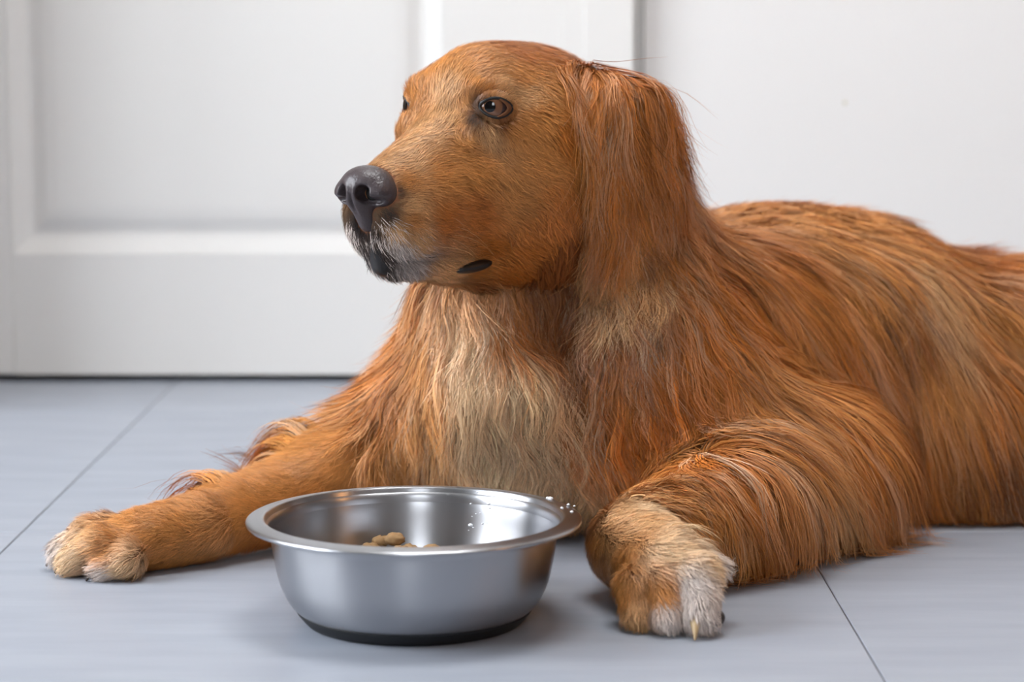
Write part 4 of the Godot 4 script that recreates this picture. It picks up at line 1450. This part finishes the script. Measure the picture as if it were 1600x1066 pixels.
func bowl() -> void:
	var b := Node3D.new()
	b.name = "dog_bowl"
	b.position = Vector3(-0.0642, 0, 0)
	add_child(b, true)
	tag(b, "round brushed stainless steel feeding bowl with a black rubber foot, in front of the dog", "bowl")
	var steel := paint(Color(0.68, 0.685, 0.70), 0.33, 1.0)
	steel.roughness_texture = streaks(7, 0.92, 1.0)
	steel.uv1_scale = Vector3(1, 1, 1)
	steel.anisotropy_enabled = true
	steel.anisotropy = -0.8
	var out := PackedVector2Array()
	var knots := [[0.060, 0.0055], [0.0725, 0.0058], [0.0765, 0.0085], [0.0812, 0.0130], [0.0852, 0.0195], [0.0885, 0.0275], [0.0908, 0.0370], [0.0926, 0.0470], [0.0938, 0.0560], [0.0945, 0.0630], [0.0960, 0.0662], [0.0990, 0.0674], [0.1060, 0.0668], [0.1090, 0.0660], [0.1100, 0.0668], [0.1098, 0.0682], [0.1075, 0.0692], [0.1020, 0.0700], [0.0992, 0.0702], [0.0978, 0.0694], [0.0968, 0.0672], [0.0950, 0.0630], [0.0932, 0.0560], [0.0918, 0.0470], [0.0900, 0.0370], [0.0877, 0.0280], [0.0843, 0.0202], [0.0795, 0.0135], [0.0730, 0.0090], [0.0640, 0.0070], [0.0001, 0.0066]]
	for i in knots.size() - 1:
		for s in 3:
			var t := s / 3.0
			var a := Vector2(knots[maxi(i - 1, 0)][0], knots[maxi(i - 1, 0)][1])
			var p := Vector2(knots[i][0], knots[i][1])
			var q := Vector2(knots[i + 1][0], knots[i + 1][1])
			var d := Vector2(knots[mini(i + 2, knots.size() - 1)][0], knots[mini(i + 2, knots.size() - 1)][1])
			out.append(p.cubic_interpolate(q, a, d, t))
	out.append(Vector2(0.0001, 0.0066))
	put("shell", lathe(out, 160), steel, b)
	var rubber := paint(Color(0.045, 0.055, 0.065), 0.55)
	put("rubber_foot", lathe(PackedVector2Array([Vector2(0.055, 0.001), Vector2(0.068, 0.0), Vector2(0.0712, 0.0006), Vector2(0.0735, 0.003), Vector2(0.0770, 0.0072), Vector2(0.0779, 0.0088), Vector2(0.0772, 0.0096), Vector2(0.0760, 0.0092), Vector2(0.070, 0.006), Vector2(0.055, 0.0056), Vector2(0.055, 0.001)]), 128), rubber, b)

	# dried white splashes on the inside of the far wall and on the rim
	var milk := paint(Color(0.93, 0.94, 0.96), 0.35)
	var drop := blob(0.18, 77)
	var n := 0
	for s in [[0.0351, 0.0657, -0.0897, 0.6], [0.0358, 0.0602, -0.0874, 0.9], [0.0365, 0.0516, -0.0851, 0.6], [0.0357, 0.0456, -0.0844, 1.9], [0.0375, 0.0440, -0.0838, 1.1], [0.0438, 0.0475, -0.0809, 0.9], [0.0480, 0.0614, -0.0815, 1.3], [0.0490, 0.0587, -0.0802, 1.0], [0.0398, 0.0680, -0.0888, 0.7], [0.0422, 0.0546, -0.0829, 0.6], [0.0342, 0.0420, -0.0843, 0.6], [0.0392, 0.0537, -0.0843, 0.6], [0.0469, 0.0482, -0.0792, 0.6], [0.0904, 0.0700, -0.0560, 1.9], [0.0885, 0.0700, -0.0585, 1.2], [0.0975, 0.0702, -0.0225, 1.2], [0.1021, 0.0700, -0.0350, 1.1], [0.1038, 0.0696, -0.0129, 1.2], [0.1060, 0.0696, -0.0320, 0.8]]:
		n += 1
		var o := put("splash", drop, milk, b, Vector3(s[0], s[1], s[2]))
		var r: float = s[3] * 0.001
		o.basis = Basis(Vector3.UP, n * 1.7).scaled(Vector3(r, r * 0.6, r))


func kibble() -> void:
	var biscuit := paint(Color(0.60, 0.47, 0.31), 0.75)
	biscuit.normal_enabled = true
	biscuit.normal_texture = noise_map(0.06, 51, 256, true, 5.0)
	biscuit.uv1_triplanar = true
	biscuit.uv1_scale = Vector3(30, 30, 30)
	var shapes := [blob(0.16, 61), blob(0.16, 62), blob(0.20, 63)]
	# the heap under the pieces that show over the rim
	var st := SurfaceTool.new()
	st.begin(Mesh.PRIMITIVE_TRIANGLES)
	var r := RandomNumberGenerator.new()
	r.seed = 4
	for layer in 4:
		for k in 34 - layer * 8:
			var a := r.randf() * TAU
			var d := sqrt(r.randf()) * (0.044 - 0.010 * layer)
			var at := Vector3(-0.072 + cos(a) * d, 0.0140 + 0.0066 * layer, -0.022 - 0.006 * layer + sin(a) * d)
			var turn := Basis.from_euler(Vector3(r.randfn(0, 0.3), r.randf() * TAU, r.randfn(0, 0.3)))
			st.append_from(shapes[k % 3], 0, Transform3D(turn.scaled_local(Vector3(0.0062, 0.0042, 0.0056)), at))
	var heap := put("kibble_heap", st.commit(), biscuit)
	tag(heap, "heap of tan dry kibble filling the bottom of the steel bowl", "kibble", "", "stuff")
	var k := 0
	for s in [[-0.0800, 0.0408, -0.060, "plump tan kibble on top of the heap in the steel bowl"], [-0.0905, 0.0368, -0.070, "round kibble just behind and left of the plump topmost one"], [-0.0700, 0.0345, -0.054, "flat kibble lying right of the plump topmost one"], [-0.0970, 0.0340, -0.060, "leftmost kibble at the top of the heap in the bowl"], [-0.0550, 0.0335, -0.058, "rightmost kibble barely showing over the front of the rim"]]:
		var o := put("kibble", shapes[k % 3], biscuit, self, Vector3(s[0], s[1], s[2]))
		o.basis = Basis(Vector3.UP, 1.1 * k).scaled_local(Vector3(0.0070, 0.0044, 0.0058))
		tag(o, s[3], "kibble", "kibble in the steel bowl")
		k += 1


func streaks(seed_no: int, low: float, high: float) -> ImageTexture:
	var r := RandomNumberGenerator.new()
	r.seed = seed_no
	var im := Image.create(16, 512, false, Image.FORMAT_RGB8)
	for y in 512:
		var k := lerpf(low, high, r.randf())
		im.fill_rect(Rect2i(0, y, 16, 1), Color(k, k, k))
	return ImageTexture.create_from_image(im)


# ---------------------------------------------------------------- the scene
func _ready() -> void:
	# camera
	var cam := Camera3D.new()
	cam.name = "camera"
	cam.position = Vector3(0, 0.37, 1.469)
	cam.rotation_degrees = Vector3(-7.1726, 0, 0)
	cam.near = 0.05
	cam.far = 60.0
	var lens := CameraAttributesPhysical.new()
	lens.frustum_focal_length = 80.15
	lens.frustum_near = 0.05
	lens.frustum_far = 60.0
	lens.frustum_focus_distance = 1.585
	lens.exposure_aperture = 5.7
	lens.auto_exposure_enabled = false
	cam.attributes = lens
	add_child(cam, true)
	cam.make_current()
	# daylight: an overcast sky that enters through the window on the left and the glazed door behind the camera
	var env := Environment.new()
	var sky := Sky.new()
	var air := ProceduralSkyMaterial.new()
	air.sky_top_color = Color(0.89, 0.915, 0.95)
	air.sky_horizon_color = Color(0.945, 0.95, 0.955)
	air.sky_curve = 0.3
	air.ground_bottom_color = Color(0.42, 0.41, 0.38)
	air.ground_horizon_color = Color(0.62, 0.62, 0.60)
	air.sky_energy_multiplier = 1.0
	sky.sky_material = air
	env.background_mode = Environment.BG_SKY
	env.sky = sky
	env.background_energy_multiplier = 11.0
	env.tonemap_mode = Environment.TONE_MAPPER_LINEAR
	env.tonemap_exposure = 1.24
	env.sdfgi_enabled = true
	env.ssao_enabled = true
	env.ssil_enabled = true
	var world := WorldEnvironment.new()
	world.name = "world"
	world.environment = env
	add_child(world, true)

	rng.seed = 11
	wave.seed = 5
	wave.frequency = 9.0
	wave.noise_type = FastNoiseLite.TYPE_SIMPLEX_SMOOTH
	room()
	bowl()
	kibble()
	dog()
